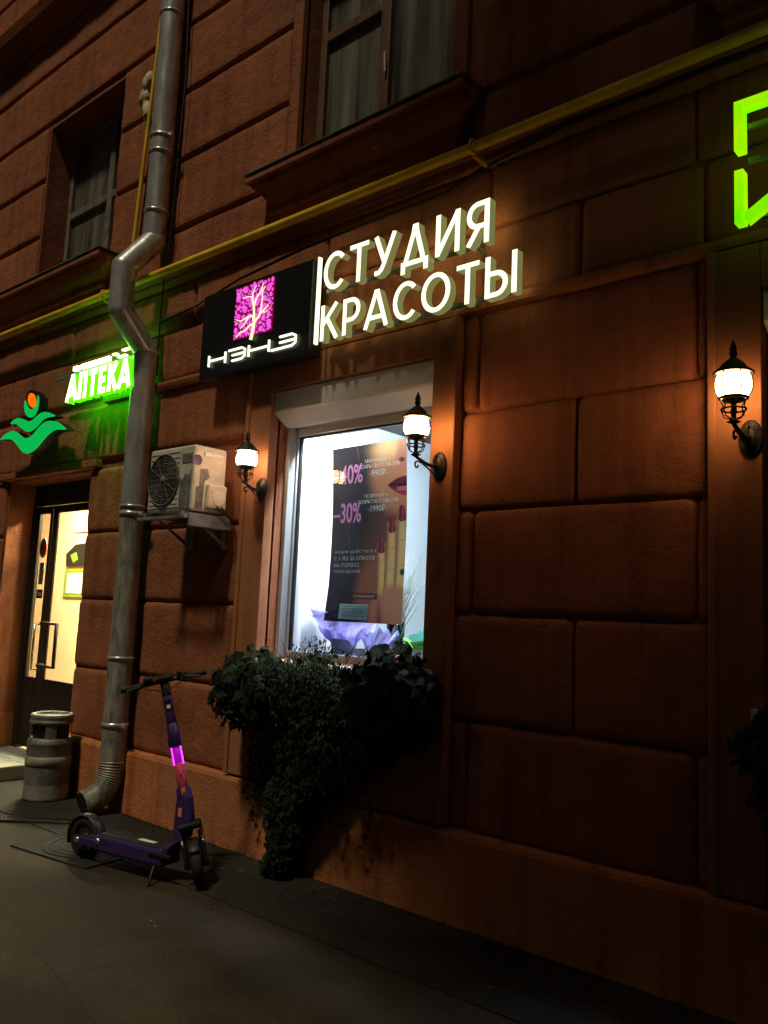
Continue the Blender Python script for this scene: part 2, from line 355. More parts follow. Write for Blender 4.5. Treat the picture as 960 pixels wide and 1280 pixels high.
# pillowed blocks
def block(x0, x1, z0, z1, r=.05, dep=.036, gap=.002, yf=YF, seed=0):
    if x1-x0 < .05 or z1-z0 < .05: return
    x0 += gap; x1 -= gap; z0 += gap; z1 -= gap
    def ax(a, b):
        rr = min(r, (b-a)*.45); e = [0, .06*rr, .18*rr, .38*rr, .65*rr, rr]; n = max(1, int((b-a-2*rr)/.045))
        t = [a+k for k in e]+[a+rr+(b-a-2*rr)*k/n for k in range(1, n)]+[b-k for k in reversed(e)]
        return t, rr
    X, rx = ax(x0, x1); Z, rz = ax(z0, z1); vs = []
    for z in Z:
        dz = max(0, 1-min(z-z0, z1-z)/rz)
        for x in X:
            dx = max(0, 1-min(x-x0, x1-x)/rx)
            q = min(1, sqrt(dx*dx+dz*dz)); y = yf+dep*(1-sqrt(max(0, 1-q*q)))
            y += .009*noise.noise((x*2.3+seed, z*2.3, 3.1))+.004*noise.noise((x*7, z*7, seed))+.003*noise.noise((x*17, z*17, seed))
            vs.append((x, y, z))
    nx = len(X)
    mb.add(vs, [(j*nx+i, j*nx+i+1, (j+1)*nx+i+1, (j+1)*nx+i) for j in range(len(Z)-1) for i in range(nx-1)], 0, True)
def course(z0, z1, cuts, **k):
    for a, b in zip(cuts[:-1], cuts[1:]):
        if a is not None and b is not None: block(a, b, z0, z1, seed=random.random()*20, **k)
piers = [((-6.9, -4.69), (None, None, -5.92)), ((-2.83, -1.365), (-2.71, -1.46, -2.08)), ((.51, 5.), (1.1, 4.3, 2.6)), ((-15., -8.52), (-14, -8.75, -11))]
for ri, (z0, z1) in enumerate(((.47, 1.05), (1.05, 1.63), (1.63, 2.21), (2.21, 2.78), (2.78, 3.365))):
    for pi_, ((a, b), (ja, jb, jm)) in enumerate(piers):
        if pi_ in (0, 3) and ri == 4: course(z0+.07, z1, [-8.49, b] if not pi_ else [a, jm, -8.50]); continue
        course(z0, z1, [q for q in ([a, ja, jb, b] if ri % 2 == 0 else [a, jm, b]) if q is not None])
course(3.42, 3.86, [-15, -12.4, -10.6, -8.6, -6.3, -4.74, -3.72, -2.7, -2.07, -1.42, -.4, .6, 2.6, 5])
course(3.86, 4.255, [-15, -11.5, -9.4, -7.4, -5.5, -4.0, -2.66, -1.46, .6, 2.0, 5])
up = dict(r=.02, dep=.035, gap=.018)
zr = [4.37, 4.745, 5.38, 6.01, 6.645, 7.28, 7.72]
for z0, z1 in zip(zr[:-1], zr[1:]):
    if z0 < 6.5: segs = [(-15, -8.364), (-6.93, -4.50), (-2.82, -1.3), (.44, 5)]
    else: segs = [(-15, 5)]
    for a, b in segs: block(a, b, z0, z1, seed=random.random()*9, yf=3.853, **up)
for z0, z1 in ((8.02, 8.7), (8.7, 9.4), (9.4, 10.2)): course(z0, z1, [-15, 5], yf=3.853, **up)
wall = mb.build('facade_wall', MT['wall'], BLD)
wall.data.shade_smooth() if False else None
# plinth with a weathered sloping top
mb = MB()
def prof_x(mbx, prof, x0, x1, n=40, jit=.004):
    """profile (y, z) swept along the facade with a hand-made unevenness"""
    k = len(prof); vs = []
    for i in range(n+1):
        x = x0+(x1-x0)*i/n
        for j, (y, z) in enumerate(prof):
            vs.append((x, y+jit*noise.noise((x*1.7, z*4, 1.3)), z+jit*1.5*noise.noise((x*2.1, j*3., 7.)) if 0 < z < 3 else z))
    mbx.add(vs, [(i*k+j, (i+1)*k+j, (i+1)*k+j+1, i*k+j+1) for i in range(n) for j in range(k-1)], 0, False)
PL = [(3.775, 0), (3.778, .25), (3.78, .445), (3.79, .468), (3.915, .482)]
prof_x(mb, PL, -6.90, 5, 90); prof_x(mb, PL, -15, -8.50, 40)
mb.box(-6.913, -6.899, 3.784, 4.3, 0, .468, 0); mb.box(-8.501, -8.487, 3.784, 4.3, 0, .468, 0)
mb.build('plinth', MT['plinth'], BLD)
# string course, ledge, cornice
mb = MB(); prof_x(mb, [(3.91, 3.35), (3.80, 3.362), (3.792, 3.385), (3.795, 3.41), (3.91, 3.425)], -6.7, 5, 60, .003); mb.build('string_course', MT['trim'], BLD)
mb = MB(); prof_x(mb, [(3.91, 4.235), (3.83, 4.25), (3.80, 4.275), (3.80, 4.30), (3.76, 4.31), (3.75, 4.345), (3.91, 4.375)], -15, 5, 60, .003); mb.build('ledge', MT['wall'], BLD)
mb = MB(); prof_x(mb, [(3.91, 7.70), (3.80, 7.72), (3.77, 7.80), (3.66, 7.86), (3.62, 7.96), (3.91, 8.03)], -15, 5, 40, .0); mb.build('cornice', MT['wall'], BLD)
# lintel over the door
mb = MB(); mb.box(-8.70, -6.74, 3.795, 3.90, 2.79, 2.86, .01); mb.build('lintel', MT['wall'], BLD)

# window surrounds of the shop floor
for x0, x1, z0, z1 in SHOP:
    mb = MB(); o0, o1 = x0-.225, x1+.155
    if x0 > -2: o0, o1 = x0-.205, x1+.205
    mb.box(o0, x0, 3.80, 3.902, .484, 3.355, .006); mb.box(x1, o1, 3.80, 3.902, .484, 3.355, .006)
    mb.box(o0-.028, o0+.012, 3.782, 3.90, .486, 3.353, .008); mb.box(o1-.012, o1+.028, 3.782, 3.90, .486, 3.353, .008)
    mb.box(x0+.001, x1-.001, 3.803, 3.902, z1, 3.354, .006)
    mb.box(x0+.001, x1-.001, 3.815, 3.902, .485, z0-.06, .006)
    mb.build('window_surround', MT['trim'], BLD)
    mb = MB(); mb.box(x0-.04, x1+.04, 3.74, 4.03, z0-.055, z0-.002, .006); mb.build('window_sill', MT['shutter'], BLD)
    wn = MB(); fy0, fy1 = 4.03, 4.09
    for a, b, c, d in ((x0+.004, x0+.055, z0, 2.90), (x1-.055, x1-.004, z0, 2.90), (x0+.055, x1-.055, 2.845, 2.90), (x0+.055, x1-.055, z0, z0+.05)):
        wn.box(a, b, fy0, fy1, c, d, .006)
    wn.box(x0+.004, x1-.004, 4.035, 4.088, 2.902, 3.136, .003)
    wo = wn.build('window', MT['alu'], BLD)
    tr = MB()
    for a, b, c, d in ((x0+.056, x0+.068, z0+.05, 2.844), (x1-.068, x1-.056, z0+.05, 2.844), (x0+.068, x1-.068, 2.832, 2.844)):
        tr.box(a, b, 4.045, 4.075, c, d, .002)
    tr.build('gasket', MT['black'], wo)
    gp = MB(); gp.add([(x0+.06, 4.06, z0+.04), (x1-.06, 4.06, z0+.04), (x1-.06, 4.06, 2.85), (x0+.06, 4.06, 2.85)], [(0, 1, 2, 3)])
    gp.build('pane', MT['glass'], wo)

# upper windows
def sill_loft(x0, x1, yb, name):
    m = MB(); prof = [(.0, 4.40), (.05, 4.405), (.055, 4.45), (.075, 4.46), (.075, 4.49), (.06, 4.50), (.075, 4.55), (.12, 4.62), (.165, 4.655), (.17, 4.685), (.205, 4.69), (.205, 4.722), (.0, 4.745)]
    vs = []
    for o, z in prof: vs += [(x0-o, yb, z), (x0-o, yb-o, z), (x1+o, yb-o, z), (x1+o, yb, z)]
    m.add(vs, [(i*4+j, i*4+j+1, (i+1)*4+j+1, (i+1)*4+j) for i in range(len(prof)-1) for j in range(3)])
    s = fixn(m.build(name, MT['wall'], BLD))
    c = MB(); c.box(x0-.215, x1+.215, yb-.217, yb+.02, 4.7465, 4.752, .001); c.build('sill_flashing', MT['acgrey'], s)
    return s
for wi, (x0, x1, z0, z1) in enumerate(UPW):
    sill_loft(x0-.10 if wi else x0-.5, x1+.03, 3.83, 'window_sill')
    if wi:
        mb = MB(); mb.box(x0-.105, x0, 3.83, 3.902, z0+.013, z1+.1, .006); mb.box(x1, x1+.105, 3.83, 3.902, z0+.013, z1+.1, .006); mb.box(x0, x1, 3.832, 3.902, z1, z1+.1, .006)
        mb.build('window_surround', MT['wall'], BLD)
    yy = 4.02 if wi else 4.13
    fm = MB(); t = .065; zm = z0+ (1.17 if wi else .95)
    xm = x0+(x1-x0)*(.47 if wi else .60)
    fm.box(x0, x0+t, yy, yy+.07, z0, z1, .008); fm.box(x1-t, x1, yy, yy+.07, z0, z1, .008)
    fm.box(x0+t, x1-t, yy, yy+.07, z0, z0+t, .008); fm.box(x0+t, x1-t, yy, yy+.07, z1-t, z1, .008)
    fm.box(xm-.045, xm+.045, yy-.008, yy+.07, z0+t, z1-t, .008)
    fm.box(x0+t, xm-.045, yy-.003, yy+.068, zm-.04, zm+.04, .008)
    if not wi: fm.box(xm+.045, x1-t, yy-.003, yy+.068, zm-.035, zm+.045, .008)
    wo = fm.build('window', MT['wood'] if wi else MT['paleframe'], BLD)
    g = MB()
    g.add([(x0+t, yy+.04, z0+t), (x1-t, yy+.04, z0+t), (x1-t, yy+.04, z1-t), (x0+t, yy+.04, z1-t)], [(0, 1, 2, 3)])
    g.build('pane', MT['dglass'], wo)
    cu = MB(); n = 60; vs = []
    for i in range(n+1):
        x = x0+.03+(x1-x0-.06)*i/n; y = yy+.17+.010*sin(i*1.15)+.014*sin(i*.43+1)
        vs += [(x, y, z0+.02), (x, y+.01*sin(i*.9), z1)]
    cu.add(vs, [(2*i, 2*i+2, 2*i+3, 2*i+1) for i in range(n) if not (n*.40 < i < n*.52)], 0, True)
    cu.build('curtain', MT['curtain'], wo)
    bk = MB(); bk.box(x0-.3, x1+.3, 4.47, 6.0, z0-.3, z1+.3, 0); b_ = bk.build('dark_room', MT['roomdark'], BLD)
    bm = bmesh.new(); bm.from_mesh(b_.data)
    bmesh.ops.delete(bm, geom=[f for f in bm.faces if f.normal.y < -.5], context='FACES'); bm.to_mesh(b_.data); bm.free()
    if wi == 1:
        h = MB(); h.tube([(xm+.03, yy-.025, z0+.62), (xm+.03, yy-.035, z0+.76)], .009, 8); h.tube([(xm+.03, yy-.01, z0+.70), (xm+.03, yy-.03, z0+.70)], .008, 8)
        h.build('handle', MT['shutter'], wo)

# pharmacy door
DY = 4.13
mb = MB(); x0, x1, z0, z1 = DOOR
mb.box(x0+.002, x0+.10, DY, DY+.07, z0, 2.64, .006); mb.box(x1-.10, x1-.002, DY, DY+.07, z0, 2.64, .006); mb.box(x0+.1, x1-.1, DY, DY+.07, 2.56, 2.64, .006)
mb.box(x0+.002, x1-.002, DY+.01, DY+.06, 2.64, 2.778, 0)
drf = mb.build('door', MT['door'], BLD)
def leaf(a, b, st):
    m = MB(); m.box(a, a+st, DY+.012, DY+.034, .16, 2.555, .005); m.box(b-st, b, DY+.012, DY+.034, .16, 2.555, .005)
    m.box(a+st, b-st, DY+.012, DY+.034, 2.48, 2.555, .005); m.box(a+st, b-st, DY+.012, DY+.034, .16, .84, .005)
    m.box(a+st+.03, b-st-.03, DY+.006, DY+.02, .24, .76, .004)
    o = m.build('door_leaf', MT['door'], drf)
    return o
leaf(-8.40, -8.085, .05)
leaf(-8.075, -7.01, .10)
g = MB(); g.add([(-8.35, DY+.024, .84), (-8.135, DY+.024, .84), (-8.135, DY+.024, 2.48), (-8.35, DY+.024, 2.48)], [(0, 1, 2, 3)]); g.build('glass_pane', MT['glass'], drf)
g = MB(); g.add([(-7.975, DY+.024, .84), (-7.11, DY+.024, .84), (-7.11, DY+.024, 2.48), (-7.975, DY+.024, 2.48)], [(0, 1, 2, 3)]); g.build('glass_pane', MT['glass'], drf)
def dhandle(x, z0, z1, m_, dx=.15):
    m = MB(); m.tube([(x, DY+.005, z1), (x, DY-.055, z1), (x+dx, DY-.06, z1), (x+dx, DY-.06, z0), (x, DY-.055, z0), (x, DY+.005, z0)], .019, 8)
    m.build('handle', m_, drf)
dhandle(-7.985, .97, 1.38, MT['black'], .315)
m = MB(); m.tube([(-8.12, DY+.01, 1.36), (-8.12, DY-.05, 1.36), (-8.12, DY-.05, .92), (-8.12, DY+.01, .92)], .012, 8); m.build('handle', MT['silver'], drf)
mb = MB(); mb.box(-8.485, -6.915, 3.80, 4.2, .02, .135, .01); mb.build('threshold', MT['acgrey'], BLD)

# rooms behind the shop window and the pharmacy door
def room(name, x0, x1, y0, y1, z0, z1, mats, skip=('front',)):
    P = {'floor': [(x0, y0, z0), (x1, y0, z0), (x1, y1, z0), (x0, y1, z0)], 'ceil': [(x0, y0, z1), (x0, y1, z1), (x1, y1, z1), (x1, y0, z1)],
         'left': [(x0, y0, z0), (x0, y1, z0), (x0, y1, z1), (x0, y0, z1)], 'right': [(x1, y0, z0), (x1, y0, z1), (x1, y1, z1), (x1, y1, z0)],
         'back': [(x0, y1, z0), (x1, y1, z0), (x1, y1, z1), (x0, y1, z1)]}
    m = MB(); ml = []
    for k, v in P.items():
        if k in skip: continue
        mm = mats.get(k, mats['*'])
        if mm not in ml: ml.append(mm)
        m.add(v, [(0, 1, 2, 3)], ml.index(mm))
    return m.build(name, ml, BLD)
room('shop_room', -4.435, -2.2, YB+DEP+.003, 7.2, 1.0, 3.09, {'*': MT['roomgrey'], 'ceil': MT['roomdark']})
room('second_shop_room', -1.3, .6, YB+DEP+.003, 7.2, 1.0, 3.09, {'*': MT['roomdark']})
mb = MB(); mb.box(-4.436, -4.415, 4.10, 4.79, 1.29, 3.06, .003); mb.build('white_side_lining', MT['roomwhite'], BLD)
mb = MB(); mb.box(-3.02, -3.004, 4.10, 4.79, 1.31, 3.06, .003); mb.build('white_side_lining', MT['roomwhite'], BLD)
mb = MB(); mb.box(-4.41, -3.025, 4.095, 4.80, 1.285, 1.325, .004); mb.build('inner_sill', MT['roomwhite'], BLD)
mb = MB(); mb.box(-4.41, -3.02, 4.11, 4.16, 2.975, 3.0, .003); s_ = tag(mb.build('light_strip', MT['strip']), 'white strip light hidden above the beauty studio window', 'lamp')
room('pharmacy_room', -12.2, -6.3, 4.203, 5.6, .12, 3.0, {'*': MT['roomcream'], 'floor': MT['acgrey']})
mb = MB(); mb.box(-9.6, -7.4, 4.75, 4.95, 2.93, 2.975, .003); tag(mb.build('ceiling_light', MT['warmstrip']), 'warm ceiling light glowing inside the pharmacy door', 'lamp')
mb = MB(); mb.tube([(-10.05, 5.2, 2.90), (-10.05, 5.2, 2.995)], .05, 16); tag(mb.build('spotlight', MT['warmstrip']), 'small round spotlight on the pharmacy ceiling', 'lamp')
t = thing('notice_board', 'lime green framed notice on the pharmacy back wall', 'notice')
mb = MB(); mb.box(-10.42, -9.70, 5.575, 5.595, 1.66, 2.02, .004); mb.build('frame', MT['limeframe'], t)
mb = MB(); mb.box(-10.34, -9.78, 5.568, 5.574, 1.71, 1.97, 0); mb.build('sheet', MT['paper'], t)
mb = MB(); mb.prism([(-10.40, 2.06), (-9.9, 2.06), (-9.7, 2.2), (-9.86, 2.36), (-10.2, 2.34), (-10.42, 2.22)], 5.57, 5.59)
tag(mb.build('poster', MT['black']), 'dark picture above the lime framed notice in the pharmacy', 'poster')
mb = MB(); mb.prism([(-10.3, 2.2), (-10.16, 2.24), (-10.1, 2.14), (-10.2, 2.10)], 5.562, 5.568); mb.build('emblem', MT['limeframe'], bpy.data.objects['poster'])
mb = MB(); mb.box(-10.28, -9.8, 5.575, 5.594, 2.50, 2.74, .004); tag(mb.build('framed_picture', MT['roomcream']), 'pale framed sheet high on the pharmacy back wall', 'picture')

# ================================================================== SHOP SHUTTERS, SIGNS
def shutter(x0, x1, label):
    t = thing('roller_shutter', label, 'roller shutter', group='roller shutters over the shop windows')
    m = MB(); pr = [(3.825, 3.135), (3.825, 2.99), (3.835, 2.975), (3.95, 2.905), (3.985, 2.90), (4.02, 2.91), (4.02, 3.135)]
    k = len(pr); vs = [(x, y, z) for x in (x0+.006, x1-.006) for y, z in pr]
    m.add(vs, [(j, k+j, k+(j+1) % k, (j+1) % k) for j in range(k)]); m.add(vs, [tuple(range(k)), tuple(range(2*k-1, k-1, -1))])
    fixn(m.build('housing', MT['shutter'], t))
    m = MB(); m.box(x0+.005, x1-.005, 3.818, 3.826, 3.122, 3.1365, .001); m.build('seam', MT['acgrey'], t)
    m = MB(); m.box(x0+.004, x0+.04, 3.965, 4.028, 1.285, 2.90, .003); m.build('guide_rail', MT['alu'], t)
    m = MB(); m.box(x1-.04, x1-.004, 3.965, 4.028, 1.285, 2.90, .003); m.build('guide_rail', MT['alu'], t)
shutter(-4.44, -3.0, 'white roller shutter housing over the lit beauty studio window')
shutter(-1.15, .29, 'white roller shutter housing at the right edge, over the second shop window')

def arc(cx, cz, rx, rz, a0, a1, n=20):
    return [(cx+rx*cos(radians(a0+(a1-a0)*i/n)), cz+rz*sin(radians(a0+(a1-a0)*i/n))) for i in range(n+1)]
def glyph(ch, w):
    """centre lines of a letter of height 1: (polyline, closed) list and its width"""
    h = w/2; lo, hi = h, 1-h
    if ch == 'С': return [(arc(.36, .5, .36-h, .5-h, 42, 318, 30), 0)], .64
    if ch == 'О': return [(arc(.38, .5, .38-h, .5-h, 0, 360, 40)[:-1], 1)], .76
    if ch == 'Т': return [([(0, hi), (.56, hi)], 0), ([(.28, 0), (.28, hi)], 0)], .56
    if ch == 'У': return [([(.57, 1), (.30, .26), (.24, .13), (.16, lo), (.04, lo)], 0), ([(h*.8, 1), (.31, .30)], 0)], .60
    if ch == 'Д': return [([(.13, lo), (.34, .80), (.36, hi), (.40, hi), (.42, .80), (.62, lo)], 0), ([(.02, lo), (.74, lo)], 0), ([(.02+h, lo), (.02+h, -.18)], 0), ([(.74-h, lo), (.74-h, -.18)], 0)], .76
    if ch == 'И': return [([(h, 0), (h, 1)], 0), ([(.60-h, 0), (.60-h, 1)], 0), ([(h, .04), (.60-h, .96)], 0)], .60
    if ch == 'Я': return [([(.54-h, 0), (.54-h, 1)], 0), ([(.54-h, hi), (.27, hi)]+arc(.27, (hi+.42)/2, .27-h, (hi-.42)/2, 90, 270, 14)+[(.54-h, .42)], 0), ([(.30, .42), (.05, 0)], 0)], .54
    if ch == 'К': return [([(h, 0), (h, 1)], 0), ([(h, .42), (.50, 1)], 0), ([(.22, .58), (.54, 0)], 0)], .57
    if ch == 'Р': return [([(h, 0), (h, 1)], 0), ([(h, hi), (.26, hi)]+arc(.26, (hi+.40)/2, .28-h, (hi-.40)/2, 90, -90, 14)+[(h, .40)], 0)], .54
    if ch == 'А': return [([(.03, 0), (.32, hi+.02), (.36, hi+.02), (.65, 0)], 0), ([(.15, .28), (.53, .28)], 0)], .68
    if ch == 'Ы': return [([(h, 0), (h, 1)], 0), ([(h, .57), (.26, .57)]+arc(.26, (.57+lo)/2, .28-h, (.57-lo)/2, 90, -90, 14)+[(h, lo)], 0), ([(.74-h, 0), (.74-h, 1)], 0)], .74
    if ch == 'П': return [([(h, 0), (h, hi), (.56-h, hi), (.56-h, 0)], 0)], .56
    if ch == 'Е': return [([(.46, lo), (h, lo), (h, hi), (.46, hi)], 0), ([(h, .5), (.42, .5)], 0)], .48
def ribbon(q, line, closed, w, T, y0, y1):
    """a stroke of width w as a flat bar; T maps (u, v) to X, Z"""
    P = []
    for p in line:
        if not P or (Vector(p)-P[-1]).length > 1e-4: P.append(Vector(p))
    n = len(P); Lf = []; Rg = []
    for i in range(n):
        a = P[i]-P[i-1] if (i or closed) else P[1]-P[0]; b = P[(i+1) % n]-P[i] if (i < n-1 or closed) else P[-1]-P[-2]
        a.normalize(); b.normalize(); na, nb = Vector((-a.y, a.x)), Vector((-b.y, b.x)); m_ = (na+nb).normalized(); k = min(2.2, 1/max(.3, m_.dot(nb)))
        Lf.append(T(P[i]+m_*w/2*k)); Rg.append(T(P[i]-m_*w/2*k))
    o = [(x, y0, z) for x, z in Lf]+[(x, y0, z) for x, z in Rg]+[(x, y1, z) for x, z in Lf]+[(x, y1, z) for x, z in Rg]
    for i in range(n if closed else n-1):
        j = (i+1) % n
        q.add(o, [(i, n+i, n+j, j)], 0); q.add(o, [(2*n+i, 2*n+j, 3*n+j, 3*n+i)], 2); q.add(o, [(i, j, 2*n+j, 2*n+i), (n+i, 3*n+i, 3*n+j, n+j)], 1)
    if not closed: q.add(o, [(0, 2*n, 3*n, n), (n-1, 2*n-1, 4*n-1, 3*n-1)], 1)
def stroke_word(word, w, gap, xa, xb, za, zb, y0, y1, mats, par, skip=()):
    tot = sum(glyph(c, w)[1] for c in word)+gap*(len(word)-1); sx = (xb-xa)/tot; cx = xa
    for c in word:
        g, wd = glyph(c, w); q = MB()
        for k, (line, cl) in enumerate(g): ribbon(q, line, cl, w, lambda p: (cx+p[0]*sx, za+p[1]*(zb-za)), y0+k*.0004, y1)
        q.build('letter', mats, par); cx += (wd+gap)*sx

# beauty studio lettering
LF, LB = 3.675, 3.732
LS = thing('letter_sign', 'glowing cream channel letter sign reading СТУДИЯ КРАСОТЫ over the shop window', 'sign')
a = W(405, 364, LF); b = W(612, 298, LF); c = W(405, 322, LF)
LM = [MT['letter'], MT['letside'], MT['letback']]
stroke_word('СТУДИЯ', .118, .16, W(405, 340, LF).x, W(612, 270, LF).x, W(612, 301, LF).z, W(612, 247, LF).z, LF, LB, LM, LS)
stroke_word('КРАСОТЫ', .118, .15, W(401, 400, LF).x, W(646, 340, LF).x, W(646, 364, LF).z, W(646, 311, LF).z, LF, LB, LM, LS)
xb_ = W(397, 376, LF).x
m = MB(); zt, zb = W(399, 321, LF).z, W(392, 430, LF).z
m.box(xb_-.018, xb_-.004, LF, LF+.03, zb, zt, .002); m.build('vertical_bar', MT['letter'], LS)
for zz, xe in ((W(520, 330, LB).z, W(603, 280, LB).x), (W(520, 395, LB).z, W(638, 350, LB).x)):
    m = MB(); m.box(xb_+.02, xe, LB+.001, LB+.022, zz-.013, zz+.013, .002); m.build('mounting_rail', MT['bracket'], LS)
for xx in (xb_+.1, xb_+.6, xb_+1.2):
    for py_ in (395, 330):
        m = MB(); m.box(xx, xx+.02, LB+.023, 3.86, W(520, py_, LB).z-.01, W(520, py_, LB).z+.01, 0); m.build('standoff', MT['bracket'], LS)

# black panel with the tree emblem
PF = 3.665
PS = thing('logo_panel', 'black sign panel with glowing magenta tree emblem and word НЭНЭ', 'sign')
px0, px1 = W(256, 372, PF).x, W(395, 330, PF).x-.03
pz1, pz0 = W(256, 371, PF).z, W(252, 475, PF).z
m = MB(); m.box(px0, px1, PF, 3.775, pz0, pz1, .004); m.build('panel', MT['panel'], PS)
for a in (px0+.1, px1-.14):
    m = MB(); m.box(a, a+.04, 3.776, 3.86, pz0+.1, pz1-.1, 0); m.build('standoff', MT['bracket'], PS)
ex0, ex1 = W(295, 390, PF).x, W(342.5, 380, PF).x; ez1, ez0 = W(297, 362, PF).z, W(293, 426, PF).z
m = MB(); m.box(ex0, ex1, PF-.008, PF-.001, ez0, ez1, .001); em = m.build('emblem_back', MT['dropback'], PS)
rng = random.Random(3); m = MB(); placed = []
def drop(cx, cz, r, a):
    pts = []
    for k in range(14):
        t_ = 2*pi*k/14; rr = r*(1+.75*max(0, cos(t_))**6)
        pts.append((cx+rr*cos(t_+a)*.9, cz+rr*sin(t_+a)))
    m.prism(pts, PF-.013, PF-.008)
ew, eh = ex1-ex0, ez1-ez0
for rmin, tries in ((.030, 30), (.022, 160), (.016, 700), (.011, 1800), (.0075, 2500), (.0055, 2500)):
    for _ in range(tries):
        x = ex0+rmin+rng.random()*(ew-2*rmin); z = ez0+rmin+rng.random()*(eh-2*rmin)
        if all((x-a)**2+(z-b)**2 > (rmin*1.18+r*1.18)**2 for a, b, r in placed):
            placed.append((x, z, rmin)); drop(x, z, rmin*.86, rng.random()*6.28)
m.build('leaf_drops', MT['drop'], PS)
m = MB()
def ec(u, v): return (ex0+u*ew, PF-.017, ez0+v*eh)
for pts, r0, r1 in (([(.50, -.09), (.545, .08), (.56, .2), (.55, .34), (.53, .5), (.5, .62), (.46, .72), (.36, .76), (.22, .76)], .012, .003),
        ([(.555, .2), (.45, .19), (.34, .12), (.2, .1), (.1, .03)], .008, .003), ([(.56, .22), (.5, .36), (.36, .36), (.2, .33), (.08, .38)], .009, .003),
        ([(.56, .22), (.66, .3), (.74, .38), (.86, .44), (.9, .5)], .009, .003), ([(.68, .31), (.72, .46), (.74, .62), (.74, .76), (.8, .86)], .007, .003),
        ([(.53, .5), (.56, .64), (.64, .74), (.70, .8), (.74, .93)], .007, .003), ([(.47, .7), (.50, .84), (.56, .93)], .005, .002),
        ([(.4, .36), (.3, .24), (.2, .18)], .005, .002), ([(.75, .38), (.84, .36), (.93, .4)], .005, .002)):
    q = [Vector(ec(*p)) for p in pts]; s_ = []
    for i in range(len(q)-1):
        for k in range(4):
            p0, p1, p2, p3 = q[max(i-1, 0)], q[i], q[i+1], q[min(i+2, len(q)-1)]; u = k/4
            s_.append(.5*((2*p1)+(p2-p0)*u+(2*p0-5*p1+4*p2-p3)*u*u+(3*p1-p0-3*p2+p3)*u**3))
    s_.append(q[-1]); m.tube(s_, [r0+(r1-r0)*i/(len(s_)-1) for i in range(len(s_))], 6)
m.build('emblem_tree', MT['twiglight'], PS)
# word made of light strokes
hx0, hx1 = W(263, 450, PF).x, W(371, 425, PF).x; hz0, hz1 = W(263, 459, PF).z, W(263, 446, PF).z; hw, hh = hx1-hx0, hz1-hz0
strokes = [[[(0, 0), (0, 1)], [(.205, 0), (.205, 1)], [(0, .5), (.205, .5)]],
           [[(.245, 1), (.40, 1), (.44, .8), (.44, .2), (.40, 0), (.29, 0)], [(.29, .5), (.43, .5)]],
           [[(.485, 0), (.485, 1)], [(.715, 0), (.715, 1)], [(.485, .5), (.715, .5)]],
           [[(.83, 1), (.96, 1), (1, .8), (1, .2), (.96, 0), (.745, 0)], [(.83, .5), (.985, .5)]]]
for lt in strokes:
    m = MB()
    for st in lt: m.tube([(hx0+u*hw, PF-.012, hz0+v*hh) for u, v in st], .0085, 8)
    m.build('letter', MT['logo'], PS)

# pharmacy lettering
AF, AB = 3.60, 3.66
AS = thing('pharmacy_letter_sign', 'blazing green lit letter sign reading АПТЕКА behind the downpipe', 'sign')
ax0, ax1 = W(83, 497, AF).x, W(159, 470, AF).x+.04; az0, az1 = W(83, 503, AF).z, W(83, 471, AF).z
stroke_word('АПТЕКА', .21, .10, ax0, ax1, az0, az1, AF, AB, [MT['apt'], MT['aptside'], MT['aptside']], AS)
for i, (a, b) in enumerate(((.07, .15), (.2, .45), (.48, .56), (.58, .65))):
    m = MB(); m.box(ax0+a*(ax1-ax0), ax0+b*(ax1-ax0), AF, AF+.03, az1+.035, az1+.075, .003); m.build('light_segment', MT['apt'], AS)
for a, b, zz in ((.70, .76, .07), (.84, .95, .085), (.78, .9, .035)):
    m = MB(); m.box(ax0+a*(ax1-ax0), ax0+b*(ax1-ax0), AF, AF+.03, az1+zz, az1+zz+.012, .002); m.build('light_segment', MT['apt'], AS)
m = MB(); m.box(ax0-.35, ax1+.05, AB+.002, AB+.03, az1+.02, az1+.05, .002); m.box(ax0+.1, ax0+.13, AB+.03, 3.86, az1+.02, az1+.05, 0); m.box(ax1-.13, ax1-.1, AB+.03, 3.86, az1+.02, az1+.05, 0)
m.build('mounting_rail', MT['bracket'], AS)

# green wave emblem of the pharmacy
def px(pts, Y): return [(W(x, y, Y).x, W(x, y, Y).z) for x, y in pts]
def zoomed(pts): return [(x/5.333, 420+y/5.333) for x, y in pts]
def smooth(pts, k=3):
    out = []; n = len(pts)
    for i in range(n):
        p0, p1, p2, p3 = [Vector(pts[(i+d) % n]) for d in (-1, 0, 1, 2)]
        for q in range(k):
            u = q/k; out.append(tuple(.5*((2*p1)+(p2-p0)*u+(2*p0-5*p1+4*p2-p3)*u*u+(3*p1-p0-3*p2+p3)*u**3)))
    return out
GS = thing('pharmacy_emblem', 'green wave emblem with orange dot glowing over the pharmacy door', 'sign')
GY = 3.60
def ccw(p):
    a = sum(p[i][0]*p[(i+1) % len(p)][1]-p[(i+1) % len(p)][0]*p[i][1] for i in range(len(p)))
    return p if a > 0 else p[::-1]
w1 = zoomed([(0, 690), (40, 650), (85, 632), (120, 650), (150, 675), (180, 680), (215, 660), (260, 605), (300, 572), (345, 565), (390, 580), (435, 622), (380, 622), (330, 645), (285, 690), (240, 745), (180, 785), (140, 765), (105, 715), (60, 685)])
w2 = zoomed([(68, 585), (95, 556), (125, 546), (155, 556), (190, 570), (220, 556), (260, 520), (300, 505), (335, 515), (362, 532), (320, 540), (285, 555), (240, 605), (205, 632), (170, 635), (125, 600), (100, 585)])
w3 = zoomed([(165, 430), (160, 475), (170, 520), (195, 543), (225, 530), (245, 490), (254, 440), (250, 395), (243, 450), (225, 480), (200, 488), (180, 470)])
